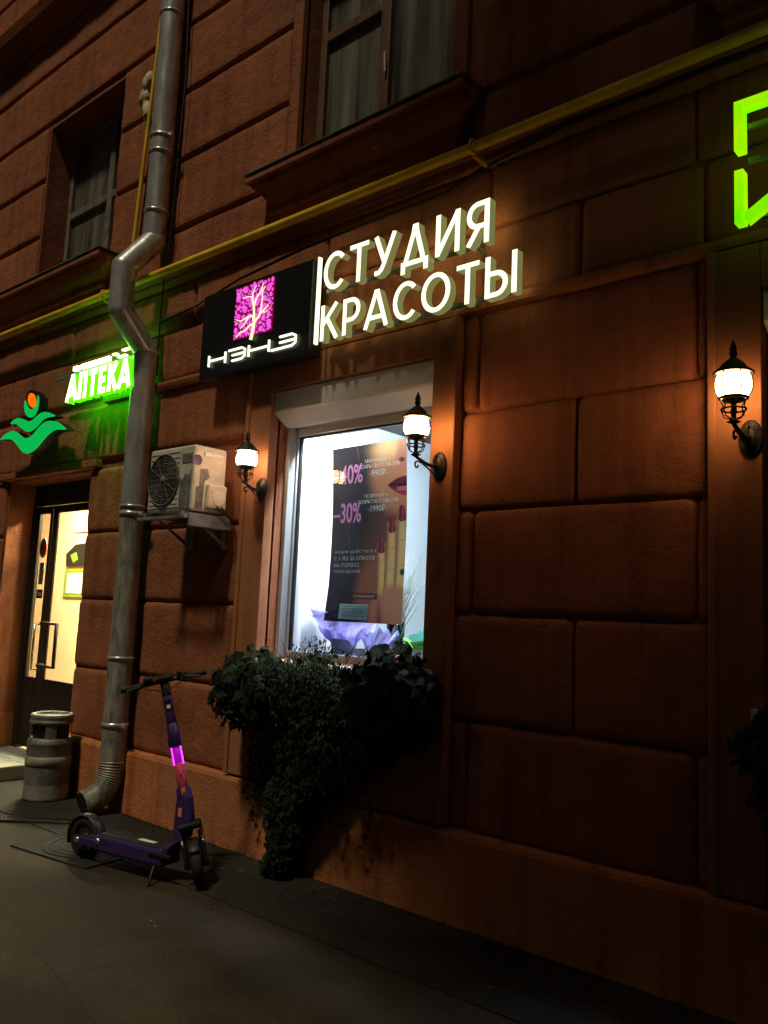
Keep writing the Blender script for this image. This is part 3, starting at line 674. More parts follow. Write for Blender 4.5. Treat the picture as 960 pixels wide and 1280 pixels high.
el = [(210/5.333+4.6*cos(t_*pi/8)-.35*6*sin(t_*pi/8)*.3, 420+428/5.333-9*sin(t_*pi/8)) for t_ in range(16)]
for nm, p, mt, k in (('green_wave', w1, 'wave', 2), ('green_wave', w2, 'wave', 2), ('green_crescent', w3, 'wave', 2)):
    m = MB(); m.prism(ccw(px(smooth(p, k), GY)), GY, GY+.012); o = m.build(nm, MT[mt], GS)
    m = MB(); m.prism(ccw(px(smooth(p, k), GY)), GY+.0125, GY+.10); m.build('backing', MT['black'], o)
m = MB(); m.prism(ccw(px(el, GY-.01)), GY-.01, GY); o = m.build('orange_dot', MT['orange'], GS)
m = MB(); m.prism(ccw(px([(x*1.0+(x-39)*.45, y+(y-501)*.4) for x, y in el], GY+.003)), GY+.003, GY+.10); m.build('backing', MT['black'], o)
m = MB(); c_ = W(45, 530, GY); m.box(c_.x-.3, c_.x-.28, GY+.101, 3.88, c_.z-.05, c_.z-.02, 0); m.box(c_.x-.02, c_.x+.02, GY+.101, GY+.12, c_.z-.2, c_.z+.1, 0); m.build('mounting_rail', MT['bracket'], GS)

# lime letters at the right edge
RF, RB = 3.62, 3.68
RS = thing('lime_letter_sign', 'lime green outlined letter sign cut by the right edge of the picture', 'sign')
def stroke_poly(a, b, wd):
    a, b = Vector(a), Vector(b); d = (b-a).normalized(); n = Vector((-d.y, d.x))*wd/2; return [tuple(a-n), tuple(b-n), tuple(b+n), tuple(a+n)]
gx = W(923, 200, RF).x; zt = W(917, 128, RF).z; zm1 = W(917, 189, RF).z; zm2 = W(917, 214, RF).z; zb = W(917, 280, RF).z; sw = .038
def strokes_obj(segs, name):
    m = MB()
    for a, b in segs: m.prism(ccw(stroke_poly(a, b, sw)), RF, RB, 0, 0)
    m.build(name, [MT['lime']], RS)
LW = .40
strokes_obj([((gx, zm1), (gx, zt)), ((gx+sw/2+.001, zt-sw/2), (gx+LW-sw/2-.001, zt-sw/2)), ((gx+LW, zm1), (gx+LW, zt))], 'letter')
strokes_obj([((gx, zb), (gx, zm2)), ((gx+sw/2+.002, zb+.015), (gx+LW-sw/2-.002, zm2-.015)), ((gx+LW, zb), (gx+LW, zm2))], 'letter')
for zz in (zm1-.03, zb+.04, zt-.1):
    m = MB(); m.box(gx+.02, gx+LW+.1, RB+.002, RB+.025, zz-.012, zz+.012, .002); m.build('mounting_rail', MT['bracket'], RS)
m = MB(); m.box(gx+.12, gx+.14, RB+.026, 3.86, zb+.02, zt-.05, 0); m.build('standoff', MT['bracket'], RS)

# ================================================================== PIPES, CABLES
GP = thing('gas_pipe', 'yellow horizontal gas pipe running along the facade under the upper windows', 'pipe')
m = MB(); GYp = 3.66
zz = W(600, 180, GYp).z
m.tube([(-15, GYp, zz+.005), (-9, GYp, zz+.01), (-6, GYp, zz), (-2.7, GYp, zz-.005), (0, GYp, zz+.015), (5, GYp, zz+.02)], .030, 14); m.build('pipe_run', MT['yellow'], GP)
for xx in (W(592, 182, GYp).x, W(131, 372, GYp).x, 1.2):
    m = MB(); m.box(xx-.012, xx+.012, GYp+.005, 3.80, zz-.062, zz-.037, .002); m.box(xx-.012, xx+.012, GYp-.05, GYp+.05, zz-.050, zz-.036, .002)
    m.tube([(xx, GYp-.045, zz-.04)]+[(xx, GYp-.042*cos(a*pi/8), zz+.042*sin(a*pi/8)) for a in range(9)]+[(xx, GYp+.045, zz-.04)], .006, 6)
    m.build('bracket', MT['yellow'], GP)
m = MB(); p0 = W(205, 0, 3.80); p1 = W(166, 312, 3.80)
m.tube([(p1.x, 3.80, p1.z-.12), (p1.x, 3.80, p1.z), ((p0.x+p1.x)/2, 3.80, (p0.z+p1.z)/2), (p0.x, 3.80, p0.z), (p0.x-.02, 3.80, 9.5)], .018, 10)
tag(m.build('gas_riser', MT['yellow']), 'thin yellow riser pipe beside the upper downpipe', 'pipe')
m = MB()
for i in range(9):
    f_ = i/8; c_ = W(183-6*sin(f_*3), 95+50*f_, 3.80); bm = bmesh.new(); bmesh.ops.create_icosphere(bm, subdivisions=2, radius=.055+.016*sin(i*2.1))
    for v in bm.verts: v.co *= 1+.5*noise.noise(v.co*24+Vector((i*.4, 0, 0)))
    m.from_bm(bm, 0, True, Matrix.Translation(c_+Vector((0, .05, 0))) @ Matrix.Diagonal((.8, .9, 1.3, 1)))
tag(m.build('foam_patch', MT['foam']), 'pale lump of mounting foam on the wall beside the yellow riser', 'foam')

DP = thing('downpipe', 'galvanised drainpipe with a double bend, ending in a corrugated elbow', 'downpipe')
DX, R = -5.95, .098
def Y_at(x, y): d = _f*F+_r2*(x-480)-_u2*(y-640); return DX*d.y/d.x
def dz(x, y): d = _f*F+_r2*(x-480)-_u2*(y-640); return HC+d.z*DX/d.x
YU, YJ, YL = Y_at(205, 150), Y_at(153, 360), Y_at(161, 700)
zA, zB, zC, zD = dz(193, 302), dz(158, 335), dz(152, 388), dz(175, 436)
def ring_joint(z, y, r=R):
    q = MB(); q.lathe([(r-.002, z-.012), (r+.006, z-.010), (r+.009, z), (r+.006, z+.010), (r-.002, z+.012)], DX, y, 28); return q
zj1, zj2 = dz(196, 190), dz(155, 632)
zlow = dz(142, 905)
for i, (pts, mt) in enumerate(((([(DX, YU, zj1), (DX, YU, 10)]), 'galv'), (([(DX, YU, zA), (DX, YU, zj1-.001)]), 'galv'),
                              (([(DX, YU, zA), (DX, YJ, zB)]), 'galv'), (([(DX, YJ, zC), (DX, YJ, zB)]), 'galv'), (([(DX, YJ, zC), (DX, YL, zD)]), 'galv'),
                              (([(DX, YL, zj2), (DX, YL, zD)]), 'galv'), (([(DX, YL, zlow), (DX, YL, zj2-.002)]), 'galvold'))):
    m = MB(); m.tube(pts, R if i not in (1, 6) else R-.004, 28); m.build('pipe_section', MT[mt], DP)
for z, y in ((zA, YU), (zB, YJ), (zC, YJ), (zD, YL)):
    m = MB(); bm = bmesh.new(); bmesh.ops.create_uvsphere(bm, u_segments=28, v_segments=14, radius=R); m.from_bm(bm, 0, True, Matrix.Translation((DX, y, z))); m.build('elbow', MT['galv'], DP)
for z, y in ((zj1, YU), (zj1+.14, YU), (dz(215, 20), YU), (zj2, YL), (dz(149, 822), YL), (zD-.02, YL), (zA+.25, YU)):
    ring_joint(z, y).build('collar', MT['galv'], DP)
for z, y in ((zj1+.14, YU), (dz(149, 905), YL), (zj2-.06, YL)):
    m = MB(); m.lathe([(R+.004, z-.018), (R+.006, z-.018), (R+.006, z+.018), (R+.004, z+.018)], DX, y, 28); m.tube([(DX+.02, y+R, z), (DX+.02, 3.92, z)], .008, 8)
    m.box(DX+R, DX+R+.05, y-.01, y+.01, z-.016, z+.016, .002); m.build('clamp', MT['galv'], DP)
# corrugated outlet
zc = dz(145, 950); pts = [(DX, YL, zlow+.02), (DX, YL, zc)]
NB = 104
end = Vector((-5.97, 3.50, .085))
c0 = Vector((DX, YL, zc)); c1 = Vector((DX, YL, .13)); 
path = [c0*(1-t_)**2+c1*2*t_*(1-t_)+end*t_*t_ for t_ in [i/NB for i in range(NB+1)]]
m = MB(); m.tube([(DX, YL, zlow+.001), (DX, YL, zc)], R-.002, 28); m.build('pipe_section', MT['galvold'], DP)
m = MB(); m.tube(path, [R+.006*sin(i*pi/2.5) for i in range(NB+1)], 28, 0, False); o = m.build('corrugated_outlet', MT['galvold'], DP)
m = MB(); m.tube(path[-30:], [R-.014]*30, 24, 0, True); m.build('dark_inside', MT['black'], o)

m = MB()
for k, off in enumerate((0, .02)):
    pts = [W(x, y-off*60, 3.80 if k == 0 else 3.79) for x, y in ((200, 405), (245, 385), (300, 348), (380, 312), (500, 264), (560, 240), (600, 212), (720, 155), (800, 118), (900, 80), (990, 48))]
    m.tube([p+Vector((0, -.01*(i % 2), .008*sin(i*2+k))) for i, p in enumerate(pts)], .006, 6)
tag(m.build('cable', MT['cable']), 'pair of thin black cables sagging along the wall above the signs', 'cable')
m = MB(); pts = [W(x, y, 3.79) for x, y in ((236, 0), (232, 100), (222, 200), (214, 290), (206, 340), (200, 400), (196, 470))]
m.tube(pts, .006, 6); tag(m.build('cable', MT['cable']), 'black vertical cable right behind the upper downpipe', 'cable')

# ================================================================== AIR CONDITIONER
AX0, AX1, AY0, AY1, AZ0, AZ1 = -5.36, -4.82, 3.46, 3.745, 2.265, 2.735
AC = thing('air_conditioner', 'grimy beige outdoor air conditioner unit bracketed between downpipe and lantern', 'air conditioner', (0, 0, 0))
m = MB(); m.box(AX0, AX1, AY0, AY1, AZ0, AZ1, .018); m.build('casing', MT['ac'], AC)
fx, fz, fr = AX0+.20, (AZ0+AZ1)/2, .185
m = MB(); m.box(AX0+.02, AX1-.15, AY0-.006, AY0+.001, AZ0+.03, AZ1-.03, .002); m.build('front_plate', MT['ac'], AC)
mt_ = Matrix.Translation((fx, AY0-.008, fz)) @ Matrix.Rotation(pi/2, 4, 'X')
m = MB(); m.lathe([(0, 0), (fr, 0)], 0, 0, 40, 0, False, mt_); m.build('fan_recess', MT['acdark'], AC)
m = MB()
for k in range(9):
    rr = fr*(k+1)/9; m.tube([(fx+rr*cos(a*pi/18), AY0-.014, fz+rr*sin(a*pi/18)) for a in range(37)], .0022 if k < 8 else .006, 5, 0, False)
for k in range(12):
    a = k*pi/6; m.tube([(fx+.03*cos(a), AY0-.016, fz+.03*sin(a)), (fx+fr*cos(a), AY0-.016, fz+fr*sin(a))], .0022, 5)
m.lathe([(0, .012), (.03, .01), (.032, 0)], 0, 0, 16, 0, True, mt_); m.build('fan_grille', MT['acgrey'], AC)
m = MB()
for k in range(11): m.box(AX0+.03, AX1-.16, AY0-.009, AY0-.0062, AZ0+.05+k*.037, AZ0+.056+k*.037, 0)
m.build('louvre', MT['acgrey'], AC)
m = MB(); m.box(AX1-.135, AX1-.02, AY0-.004, AY0+.002, AZ1-.13, AZ1-.06, .003); m.build('vent_recess', MT['acgrey'], AC)
m = MB(); m.prism([(AX1-.145, AZ0+.02), (AX1-.02, AZ0+.02), (AX1-.02, AZ0+.29), (AX1-.05, AZ0+.25), (AX1-.09, AZ0+.27), (AX1-.12, AZ0+.22), (AX1-.145, AZ0+.24)], AY0-.003, AY0+.002); m.build('grime_patch', MT['acgrey'], AC)
def side(poly, x0, x1):
    q = MB(); n = len(poly); vs = [(x0, y, z) for y, z in poly]+[(x1, y, z) for y, z in poly]
    q.add(vs, [tuple(range(n)), tuple(range(2*n-1, n-1, -1))]+[(i, (i+1) % n, (i+1) % n+n, i+n) for i in range(n)]); return q
fixn(side([(AY0+.05, AZ0+.02), (AY0+.09, AZ0+.02), (AY0+.10, AZ0+.22), (AY0+.14, AZ0+.25), (AY0+.12, AZ0+.31), (AY0+.06, AZ0+.30), (AY0+.055, AZ0+.18), (AY0+.03, AZ0+.17), (AY0+.03, AZ0+.02)], AX1-.001, AX1+.003).build('grime_patch', MT['acgrey'], AC))
m = MB(); m.box(AX1-.002, AX1+.035, AY0+.115, AY1-.01, AZ0+.03, AZ0+.20, .01); vc = m.build('valve_cover', MT['ac'], AC)
m = MB(); m.lathe([(0, .004), (.055, .004), (.055, 0)], 0, 0, 20, 0, False, Matrix.Translation((AX1+.035, AY1-.08, AZ0+.11)) @ Matrix.Rotation(pi/2, 4, 'Y')); m.build('white_patch', MT['white'], vc)
m = MB(); m.tube([(AX1+.001, AY0+.08, AZ1-.06), (AX1+.001, AY1-.05, AZ1-.06)], .017, 10); m.build('hand_grip', MT['white'], AC)
m = MB(); m.lathe([(0, .003), (.038, .003), (.038, 0)], 0, 0, 20, 0, False, Matrix.Translation((AX1, AY0+.028, AZ1-.11)) @ Matrix.Rotation(pi/2, 4, 'Y')); m.build('purple_sticker', MT['dpurple'], AC)
m = MB()
for yy in (.06, .1): m.tube([(AX1+.02, AY1-yy, AZ0+.06), (AX1+.06, AY1-yy+.02, AZ0+.02), (AX1+.07, AY1, AZ0-.02), (AX1+.02, 3.82, AZ0-.05)], .007, 8)
m.build('hose', MT['cable'], AC)
AB_ = thing('air_conditioner_bracket', 'grey angle iron shelf carrying the air conditioner', 'bracket')
for xx in (AX0+.04, AX1-.08):
    m = MB(); m.box(xx, xx+.04, AY0-.05, 3.80, AZ0-.035, AZ0-.003, .002); m.box(xx, xx+.04, 3.79, 3.835, AZ0-.24, AZ0-.003, .002)
    m.add([(xx+.018, AY0+.05, AZ0-.035), (xx+.024, AY0+.05, AZ0-.035), (xx+.024, 3.80, AZ0-.22), (xx+.018, 3.80, AZ0-.22), (xx+.018, AY0+.07, AZ0-.035), (xx+.024, AY0+.07, AZ0-.035), (xx+.024, 3.80, AZ0-.19), (xx+.018, 3.80, AZ0-.19)],
          [(0, 1, 2, 3), (4, 7, 6, 5), (0, 3, 7, 4), (1, 5, 6, 2)]); fixn(m.build('arm', MT['bracket'], AB_))
m = MB(); m.box(AX0-.02, AX1+.02, AY0-.065, AY0-.02, AZ0-.06, AZ0-.037, .003); m.box(AX0-.02, AX1+.02, AY1-.08, AY1-.03, AZ0-.06, AZ0-.037, .003); m.build('cross_bar', MT['bracket'], AB_)
m = MB(); m.box(AX1-.005, AX1+.03, AY0-.03, 3.80, AZ0-.11, AZ0-.02, .003); m.build('side_plate', MT['bracket'], AB_)

# ================================================================== LANTERNS
def lantern(loc, rz, label, globe_mat, K=1.):
    """origin on the wall at the centre of the back plate; -Y points to the street"""
    t = thing('wall_lantern', label, 'lantern', loc, rz, 'wall lanterns beside the shop windows'); t.scale = (.87, .92, .86)
    I = MT['iron']; L0 = -.24*K
    m = MB(); mt_ = Matrix.Rotation(pi/2, 4, 'X') @ Matrix.Diagonal((.72, 1.15, 1, 1))
    m.lathe([(.085, 0), (.085, .008), (.075, .016), (.055, .02), (.05, .03), (.03, .036), (0, .038)], 0, 0, 24, 0, True, mt_); m.build('back_plate', I, t)
    m = MB(); m.tube([(0, -.03, 0), (0, -.08, -.012), (0, -.15*K, -.002), (0, -.21*K, .015), (0, L0, .028), (0, L0-.03, .03)], [.016, .013, .011, .011, .012, .008], 10)
    sp = [(0, -.03, -.06), (0, -.07, -.055), (0, -.12*K, -.03), (0, -.17*K, -.01), (0, -.20*K, -.004)]
    for k in range(11): sp.append((0, -.225*K-.022*sin(k*.5)*(1-k*.05), -.03+.026*cos(k*.5)*(1-k*.06)))
    m.tube(sp, .006, 8); m.tube([(0, -.03, .055), (0, -.05, .06), (0, -.065, .035), (0, -.055, .01)], .006, 8); m.build('arm', I, t)
    m = MB(); m.lathe([(0, .025), (.022, .03), (.034, .036), (.012, .046), (.012, .075), (.018, .09), (.012, .10), (.013, .128), (.03, .135), (.05, .14), (.056, .15), (.05, .155), (.0, .155)], 0, L0, 20)
    for k in range(6):
        a = k*pi/3; m.tube([(.012*cos(a), L0+.012*sin(a), .048), (.045*cos(a), L0+.045*sin(a), .062), (.056*cos(a), L0+.056*sin(a), .09), (.05*cos(a), L0+.05*sin(a), .118), (.062*cos(a), L0+.062*sin(a), .15)], .0035, 6)
    m.tube([(.058*cos(a*pi/10), L0+.058*sin(a*pi/10), .098) for a in range(21)], .0045, 6, 0, False)
    m.build('basket', I, t)
    m = MB(); m.lathe([(.058, .157), (.066, .165), (.077, .185), (.082, .21), (.082, .235), (.078, .26), (.070, .276)], 0, L0, 28); gl = m.build('globe', globe_mat, t)
    m = MB()
    for k in range(6):
        a = k*pi/3+.25; m.tube([(r_*cos(a), L0+r_*sin(a), z_) for r_, z_ in ((.062, .155), (.073, .172), (.084, .195), (.0875, .225), (.083, .258), (.074, .28))], .0042, 6)
    m.lathe([(.06, .148), (.07, .152), (.07, .16), (.06, .164)], 0, L0, 24); m.build('cage', I, t)
    m = MB(); m.lathe([(0, .279), (.082, .279), (.094, .275), (.096, .284), (.085, .294), (.07, .303), (.056, .325), (.036, .343), (.03, .35), (.02, .356), (.012, .362), (.018, .372), (.02, .385), (.014, .395), (.02, .405), (.013, .425), (.004, .45), (0, .455)], 0, L0, 28)
    m.build('roof', I, t)
    return t
lantern((-2.925, 3.798, W(556, 582, 3.79).z), 0, 'warm glowing wall lantern overlapping the right side of the studio window', MT['globe'])
lantern((W(327, 608, 3.79).x, 3.798, W(327, 612, 3.79).z), radians(6), 'glowing wall lantern between the air conditioner and the studio window', MT['globec'], .78)
lantern((W(938, 548, 3.79).x, 3.798, W(938, 548, 3.79).z), 0, 'warm glowing wall lantern on the pilaster at the right edge', MT['globe'])

# ================================================================== SHOP WINDOW DISPLAY
# promotion poster: the printed picture is a colour attribute computed below
PY = 4.125
PO = thing('poster', 'dark promotion poster of lips and manicured fingers hanging behind the studio window', 'poster')
TL, TR, BR, BL = W(416, 562, PY), W(508, 548, PY), W(502, 781, PY), W(408, 776, PY)
def pp(u, v, dy=0.):
    """u to the right, v downwards"""
    a = TL.lerp(TR, u); b = BL.lerp(BR, u); p = a.lerp(b, v)
    p.y = PY+.028*sin(pi*v*1.1)*(.3+abs(u-.45))-.02*(v > .8)*(v-.8)*5*(1-u)-dy; return p
def sstep(a, b, x):
    t_ = max(0, min(1, (x-a)/(b-a))); return t_*t_*(3-2*t_)
def mixc(a, b, t_): return tuple(x*(1-t_)+y*t_ for x, y in zip(a, b))
def capsule(u, v, a, b, r0, r1):
    ax, ay = a; bx, by = b; h = max(0, min(1, ((u-ax)*(bx-ax)+(v-ay)*(by-ay))/((bx-ax)**2+(by-ay)**2)))
    return sqrt((u-ax-h*(bx-ax))**2+(v-ay-h*(by-ay))**2)-(r0+(r1-r0)*h), h
def printed(u, v):
    y = v*2.45          # same unit as u
    c = (.018, .016, .018)
    c = mixc(c, (.10, .045, .03), .6*sstep(.5, .1, abs(u-.75)+abs(y-1.4)*.5))
    # face at the upper right
    d = sqrt(((u-1.08)/.62)**2+((y-.42)/.72)**2); c = mixc(c, (.40, .17, .085), sstep(1.02, .72, d)); c = mixc(c, (.72, .46, .20), .8*sstep(.35, .0, sqrt((u-.75)**2+((y-.10)/.8)**2)))
    # neck and shoulder below
    d = sqrt(((u-.62)/.30)**2+((y-2.05)/.62)**2); c = mixc(c, (.20, .075, .04), sstep(1., .5, d))
    d = sqrt(((u-.9)/.34)**2+((y-2.3)/.5)**2); c = mixc(c, (.42, .15, .09), sstep(1.05, .7, d))
    c = mixc(c, (.03, .018, .015), sstep(.06, .0, abs(u-.70-(y-1.9)*.05))*sstep(1.55, 1.7, y)*.8)
    # nose
    d, _ = capsule(u, y, (.98, .02), (.96, .28), .10, .11); c = mixc(c, (.36, .14, .085), sstep(.02, -.05, d)*.8)
    d = sqrt(((u-.94)/.04)**2+((y-.27)/.035)**2); c = mixc(c, (.04, .01, .008), sstep(1.2, .6, d))
    # lips
    lu = abs(u-1.0)/.24; up_ = .145*(1-lu**1.5)*(1-.25*sstep(.25, .0, abs(u-1.0))); lo = .155*(1-lu**1.8)
    if lu < 1 and -up_ < y-.60 < lo: c = mixc((.06, .008, .012), (.17, .022, .03), sstep(.02, .10, y-.60)) if abs(y-.60) > .018 else (.015, .004, .004)
    if lu < .5 and .03 < y-.60 < .09: c = mixc(c, (.5, .14, .14), .6)
    # fingers
    for a, b, r0, r1 in (((.70, 1.40), (.74, 2.05), .055, .075), ((.825, 1.13), (.84, 2.1), .062, .085), ((.945, .98), (.98, 2.1), .062, .10)):
        d, h = capsule(u, y, a, b, r0, r1)
        if d < .012:
            sk = mixc((.22, .085, .04), (.78, .50, .20), sstep(.0, -.055, d)); c = mixc(c, sk, sstep(.012, .0, d))
            for jy in (.33, .62):
                c = mixc(c, (.3, .13, .06), .35*sstep(.02, 0, abs(h-jy)))
        dn, _ = capsule(u, y, (a[0]-.005, a[1]-.07), (a[0], a[1]+.075), .030, .046)
        if dn < 0: c = mixc((.07, .006, .012), (.30, .06, .08), sstep(.018, .0, abs(u-a[0]-.006))*.8)
    d, _ = capsule(u, y, (.88, 2.12), (1.0, 2.4), .2, .24); c = mixc(c, (.46, .18, .11), sstep(.05, -.08, d))
    d = sqrt(((u-.975)/.035)**2+((y-1.77)/.05)**2); c = mixc(c, (.03, .015, .01), sstep(1.2, .6, d))
    # highlights in the hair
    c = mixc(c, (.10, .06, .05), .5*sstep(.02, 0, abs(u-.3-.05*sin(y*4)))*sstep(.6, .2, abs(y-1.2)))
    c = mixc(c, (.26, .12, .10), .5*sstep(.012, 0, abs(u-.345-.03*sin(y*6)))*sstep(.35, .0, y))
    return c
NU, NV = 260, 600
m = MB(); vs = [pp(i/NU, j/NV) for j in range(NV+1) for i in range(NU+1)]
m.add(vs, [(j*(NU+1)+i, (j+1)*(NU+1)+i, (j+1)*(NU+1)+i+1, j*(NU+1)+i+1) for j in range(NV) for i in range(NU)], 0, True)
pm, t_, b_ = _new('printed_poster'); vc_ = t_.nodes.new('ShaderNodeAttribute'); vc_.attribute_name = 'print'
hs = t_.nodes.new('ShaderNodeBsdfTranslucent'); ms = t_.nodes.new('ShaderNodeMixShader'); ms.inputs[0].default_value = .55
t_.links.new(vc_.outputs['Color'], b_.inputs['Base Color']); t_.links.new(vc_.outputs['Color'], hs.inputs[0])
b_.inputs['Roughness'].default_value = .4
t_.links.new(b_.outputs[0], ms.inputs[1]); t_.links.new(hs.outputs[0], ms.inputs[2]); t_.links.new(ms.outputs[0], t_.nodes['Material Output'].inputs[0])
sh = m.build('printed_sheet', pm, PO)
INK = {}
def poster_text(body, u0, u1, v0, v1, mt, bold=0., spacing=1.):
    vs, fs, fr, bd = text_geo(body, 0, bold, 0, spacing)
    P = [((u0+(v[0]-bd[0])/(bd[1]-bd[0])*(u1-u0))*NU, (v1-(v[2]-bd[2])/(bd[3]-bd[2])*(v1-v0))*NV) for v in vs]
    for f in fs:
        for k in range(1, len(f)-1):
            a, b, c = P[f[0]], P[f[k]], P[f[k+1]]; ar = (b[0]-a[0])*(c[1]-a[1])-(c[0]-a[0])*(b[1]-a[1])
            if abs(ar) < 1e-9: continue
            for jj in range(int(min(a[1], b[1], c[1])), int(max(a[1], b[1], c[1]))+2):
                for ii in range(int(min(a[0], b[0], c[0])), int(max(a[0], b[0], c[0]))+2):
                    w0 = ((b[0]-ii)*(c[1]-jj)-(c[0]-ii)*(b[1]-jj))/ar; w1 = ((c[0]-ii)*(a[1]-jj)-(a[0]-ii)*(c[1]-jj))/ar
                    if w0 > -.02 and w1 > -.02 and w0+w1 < 1.02: INK[(ii, jj)] = mt
poster_text('–40%', .02, .43, .105, .215, 'pinkink', .015); poster_text('–30%', .02, .42, .325, .44, 'pinkink', .015)
poster_text('МАНИКЮР +', .46, .80, .085, .108, 'whiteink'); poster_text('ПОКРЫТИЕ ГЕЛЬ-ЛАК', .38, .92, .115, .138, 'whiteink'); poster_text('-990Р-', .52, .76, .15, .185, 'whiteink')
poster_text('ПЕДИКЮР +', .46, .76, .285, .308, 'whiteink'); poster_text('ПОКРЫТИЕ ГЕЛЬ-ЛАК', .37, .90, .315, .338, 'whiteink'); poster_text('-1990Р-', .51, .76, .35, .385, 'whiteink')
for k, (s, u1) in enumerate((('АКЦИЯ ДЕЙСТВУЕТ', .64), ('С 1 ПО 30 АПРЕЛЯ', .62), ('НА ПЕРВОЕ', .42), ('ПОСЕЩЕНИЕ', .44))):
    poster_text(s, .06, u1, .595+k*.038, .616+k*.038, 'whiteink', 0, 1.15)
poster_text('STUDIANENE', .37, .64, .849, .862, 'whiteink', 0, 1.2)
ca = sh.data.color_attributes.new('print', 'FLOAT_COLOR', 'POINT')
INKC = {'pinkink': (.66, .24, .44), 'whiteink': (.50, .51, .47)}
buf = []
for j in range(NV+1):
    for i in range(NU+1):
        k_ = INK.get((i, j)); u, v = i/NU, j/NV
        c = INKC[k_] if k_ else ((.05, .012, .014) if .33 < u < .68 and .838 < v < .872 else printed(u, v))
        buf += [*c, 1.0]
ca.data.foreach_set('color', buf)
q = MB(); q.add([pp(.20, .90, .006), pp(.58, .90, .006), pp(.58, .985, .006), pp(.2, .985, .006)], [(3, 2, 1, 0)]); nt_ = q.build('notice', MT['teal']); tag(nt_, 'pale printed notice stuck on the window over the poster foot', 'notice')
q = MB()
for k in range(5): q.add([pp(.24, .912+k*.013, .0075), pp(.54-.03*(k % 2), .912+k*.013, .0075), pp(.54-.03*(k % 2), .916+k*.013, .0075), pp(.24, .916+k*.013, .0075)], [(3, 2, 1, 0)])
q.build('text_lines', MT['acgrey'], nt_)

# crumpled paper wraps, vase, plants on the inner sill
def crumple(center, r, h, seed, lean=(0, 0), n=26, open_=1.0):
    """a ruffled sheet gathered at the bottom"""
    vs = []; fs = []; rows = 9
    for j in range(rows):
        f_ = j/(rows-1)
        for i in range(n):
            a = 2*pi*i/n; rr = r*(.28+.72*f_**.8)*(1+.30*noise.noise((cos(a)*2.2+seed, sin(a)*2.2, f_*2))+.10*sin(i*2.6+seed)*f_)
            z = h*f_*(1+.32*noise.noise((cos(a)*1.6, sin(a)*1.6+seed, 5)))+.02*f_*sin(i*3.1)
            vs.append((center[0]+rr*cos(a)+lean[0]*f_, center[1]+rr*sin(a)*.55+lean[1]*f_, center[2]+z))
    for j in range(rows-1):
        for i in range(n): fs.append((j*n+i, j*n+(i+1) % n, (j+1)*n+(i+1) % n, (j+1)*n+i))
    return vs, fs
SZ = 1.327
def pot(cx, cy, r, h, name, mt, par):
    q = MB(); q.lathe([(0, SZ), (r*.75, SZ), (r, SZ+h), (r*.93, SZ+h), (r*.7, SZ+.02), (0, SZ+.02)], cx, cy, 24); return q.build(name, MT[mt], par)
b1 = W(430, 800, 4.27); t = thing('paper_bouquet', 'crumpled lilac paper wrap in a white pot behind the studio window', 'bouquet', (0, 0, 0)); 
pot(b1.x, 4.27, .10, .10, 'pot', 'whitepaper', t)
q = MB(); q.add(*crumple((b1.x, 4.27, SZ+.06), .30, .22, 1.3), 0, False); q.build('paper_wrap', MT['lpaper'], t)
q = MB(); q.add(*crumple((b1.x-.02, 4.26, SZ+.06), .16, .17, 6.1), 0, False); q.build('inner_paper', MT['lpaper'], t)
b2 = W(468, 800, 4.23); t = thing('paper_bouquet', 'smaller crumpled lilac paper sheet leaning right of the first paper wrap', 'bouquet')
q = MB(); q.add(*crumple((b2.x, 4.23, SZ), .15, .16, 9.7, (.05, 0)), 0, False); q.build('paper_wrap', MT['lpaper'], t)
b3 = W(494, 800, 4.30); t = thing('twig_vase', 'glass vase of white twigs on a pink saucer behind the window', 'vase')
q = MB(); q.lathe([(0, SZ), (.075, SZ), (.08, SZ+.012), (.05, SZ+.018), (0, SZ+.018)], b3.x, 4.30, 24); q.build('saucer', MT['pink2'], t)
q = MB(); q.lathe([(0, SZ+.02), (.05, SZ+.02), (.058, SZ+.1), (.062, SZ+.24), (.06, SZ+.24), (.055, SZ+.1), (.0, SZ+.03)], b3.x, 4.30, 24); q.build('vase', MT['glass'], t)
q = MB(); rg = random.Random(5)
for k in range(46):
    a = rg.random()*6.28; r_ = rg.random()*.035; tx = rg.gauss(.05, .07); ty = rg.gauss(0, .03); h = .3+rg.random()*.36
    p0 = Vector((b3.x+r_*cos(a), 4.30+r_*sin(a)*.8, SZ+.03)); p1 = p0+Vector((tx*.4, ty*.4, h*.55)); p2 = p0+Vector((tx+rg.gauss(0, .03), ty, h))
    q.tube([p0, p1, p2], [.003, .0025, .0012], 5)
    for s in range(2): q.tube([p1.lerp(p2, .4+.3*s), p1.lerp(p2, .6+.3*s)+Vector((rg.gauss(0, .03), rg.gauss(0, .015), .05))], [.002, .001], 4)
q.build('twigs', MT['twig'], t)
b4 = W(520, 800, 4.26); t = thing('potted_plant', 'small bright green potted plant with turquoise paper wrap inside the window', 'plant')
q = MB(); q.lathe([(0, SZ), (.06, SZ), (.078, SZ+.07), (.07, SZ+.07), (.055, SZ+.02), (0, SZ+.02)], b4.x, 4.26, 20); q.build('pot', MT['twig'], t)
q = MB(); q.add([(b4.x-.13, 4.33, SZ+.03), (b4.x+.05, 4.33, SZ+.04), (b4.x+.02, 4.36, SZ+.26), (b4.x-.05, 4.35, SZ+.17), (b4.x+.12, 4.36, SZ+.14), (b4.x-.14, 4.36, SZ+.15)], [(0, 1, 3), (1, 2, 3), (1, 4, 2), (0, 3, 5)]); q.build('paper_wrap', MT['tpaper'], t)
q = MB(); rg = random.Random(8)
